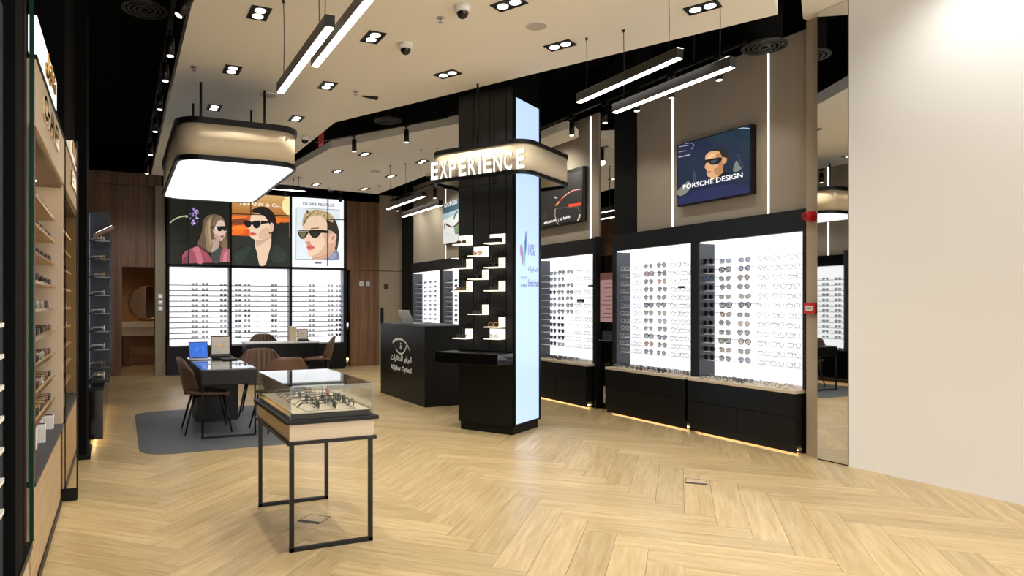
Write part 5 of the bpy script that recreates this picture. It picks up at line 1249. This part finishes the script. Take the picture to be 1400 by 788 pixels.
# dark run of panels, tower and the far lit unit on the left wall
t = thing('black_tower', 'tall black gloss tower past the mirror pillar', 'cabinet', (-0.5, 7.0, 0))
o = t.location
MB(o).box(-0.78, -0.40, 5.96, 7.25, 0.03, 4.6).build('side_panel', VOID, t)
MB(o).box(-0.78, -0.40, 5.96, 7.25, 0.0, 0.03).build('plinth', BLACKM, t)
MB(o).box(-0.78, -0.27, 7.27, 7.80, 0.0, 0.05).build('plinth', BLACKM, t)
MB(o).box(-0.78, -0.30, 7.27, 7.80, 0.05, 4.6).build('tower', VOID, t)
t = thing('far_left_unit', 'lit display unit on the corridor wall with clear shelves', 'display', (-0.4, 9.5, 0))
o = t.location
MB(o).box(-0.78, -0.17, 7.82, 11.2, 0.09, 0.60).build('body', BLACKG, t); MB(o).box(-0.78, -0.30, 7.84, 11.18, 0.0, 0.09).build('plinth', BLACKM, t); MB(o).box(-0.28, -0.26, 7.9, 11.1, 0.082, 0.088).build('led_strip', LEDFLOOR, t)
MB(o).box(-0.78, -0.165, 7.82, 11.2, 0.60, 0.63).build('tray', BLACK, t)
MB(o).box(-0.38, -0.36, 8.33, 11.0, 0.65, 2.25).build('light_panel', LIT, t); MB(o).box(-0.78, -0.38, 7.82, 11.2, 0.63, 2.46).build('back', HEAD, t)
DKCHEEK = mat('dark_cheek', (34, 38, 44), 0.5)
MB(o).box(-0.38, -0.12, 11.0, 11.04, 0.63, 2.46).build('cheek', CHAR, t); MB(o).box(-0.38, -0.115, 8.29, 8.33, 0.63, 2.52).build('cheek', DKCHEEK, t)
MB(o).box(-0.38, -0.30, 8.33, 11.0, 2.25, 2.46).build('header', VOID, t)
MB(o).box(-0.345, -0.318, 8.262, 8.288, 0.66, 2.50).build('led_strip', mat('cool_led', (214, 222, 255), 0.5, emit=2.0), t)
for z in ROWZ: MB(o).box(-0.36, -0.146, 8.34, 11.0, z - 0.006, z).build('shelf', GLASS, t); MB(o).box(-0.146, -0.138, 8.34, 11.0, z - 0.007, z + 0.001).build('shelf_edge', CHAR, t)
ENDZ = [2.17 - 0.1905 * i for i in range(8)] + [0.715]
for z in ENDZ:
    s_ = MB(o).box(-0.33, -0.115, 7.86, 8.285, z - 0.007, z).build('end_shelf', GLASS, t); MB(o).box(-0.33, -0.105, 7.85, 7.86, z - 0.009, z + 0.002).box(-0.115, -0.105, 7.86, 8.285, z - 0.009, z + 0.002).build('shelf_edge', BLACKG, s_)
for i, z in enumerate(ROWZ):
    for j in range(10):
        mass.put(random.choice(['aviator', 'wide', 'rectangular']), random.choice(['silver', 'black']), random.choice(['grey', 'blue', 'brown', 'grey', 'green']), (-0.20, 8.5 + j * 0.25, z), PI / 2)
for i, z in enumerate(ENDZ):
    for j in range(2 if i < 4 else 3):
        fr = random.choice(['white', 'silver', 'brown', 'white', 'gold'])
        eyewear(random.choice(['rectangular', 'round', 'wide']), fr, 'clear', (-0.165 - 0.02 * (j % 2), 7.95 + j * 0.12, z), PI / 2, '%s framed glasses, %s end shelf down, corridor wall unit, %s from its near end' % (fr, ORD[i], ORD[j]), 'glasses on the end shelves of the corridor unit', 'eyeglasses', parts=True, thick=0.0034)
for j in range(16): mass.put('rectangular', 'black', 'grey', (-0.28, 7.98 + j * 0.19, 0.63), PI / 2)
t = thing('tilted_mirror', 'tilted brown backed table mirror atop the corridor wall unit', 'mirror', (-0.20, 8.02, 2.17))
b = MB(); b.obox((0.03, 0.0, 0.11), (0.10, 0, 0.055), (0, 0.09, 0), (-0.007, 0, 0.013)); b.build('back_shell', mat('brown_shell', (138, 108, 92), 0.45), t, 0.004)
b = MB(); b.obox((0.022, 0.0, 0.125), (0.09, 0, 0.05), (0, 0.08, 0), (-0.001, 0, 0.002)); b.build('mirror_glass', MIRROR, t); MB().cyl(0, 0, 0, 0.085, 0.012, 8).cyl(0, 0, 0, 0.008, 0.06, 16).build('stand', BRASS, t)
# wall covering above the corridor unit, with LED slots
for y0, y1 in ((7.9, 8.85), (8.87, 9.9)): MB().box(-0.78, -0.44, y0, y1, 2.47, 4.28).build('wall_panel', WARM, wl)
MB().box(-0.445, -0.435, 8.845, 8.875, 2.47, 4.26).build('led_strip', LEDW, wl)
# the joined mass of further frames
mm = mass.mb.build('sunglasses', mass.mats); tag(mm, 'rest of the sunglasses, on the corridor unit and far display unit', 'sunglasses', 'further sunglasses', 'stuff')

# ------------------------------------------------------------------ floor boxes
for x, y, rz, lab in ((1.23, 4.61, math.radians(45), 'flush metal floor box under the glass display case'), (4.44, 4.26, math.radians(45), 'flush metal floor box in the open oak floor')):
    t = thing('floor_box', lab, 'floor box', (x, y, 0), rz)
    MB().ring([(-0.085, -0.085), (0.085, -0.085), (0.085, 0.085), (-0.085, 0.085)], [(-0.08, -0.08), (0.08, -0.08), (0.08, 0.08), (-0.08, 0.08)], 0.0, 0.002).build('rim', BMET, t)
    MB().box(-0.08, 0.08, -0.08, 0.08, -0.001, 0.001).build('lid', BEIGE, t); MB().box(-0.08, -0.045, -0.08, 0.08, 0.001, 0.002).build('flap', SOOT, t)
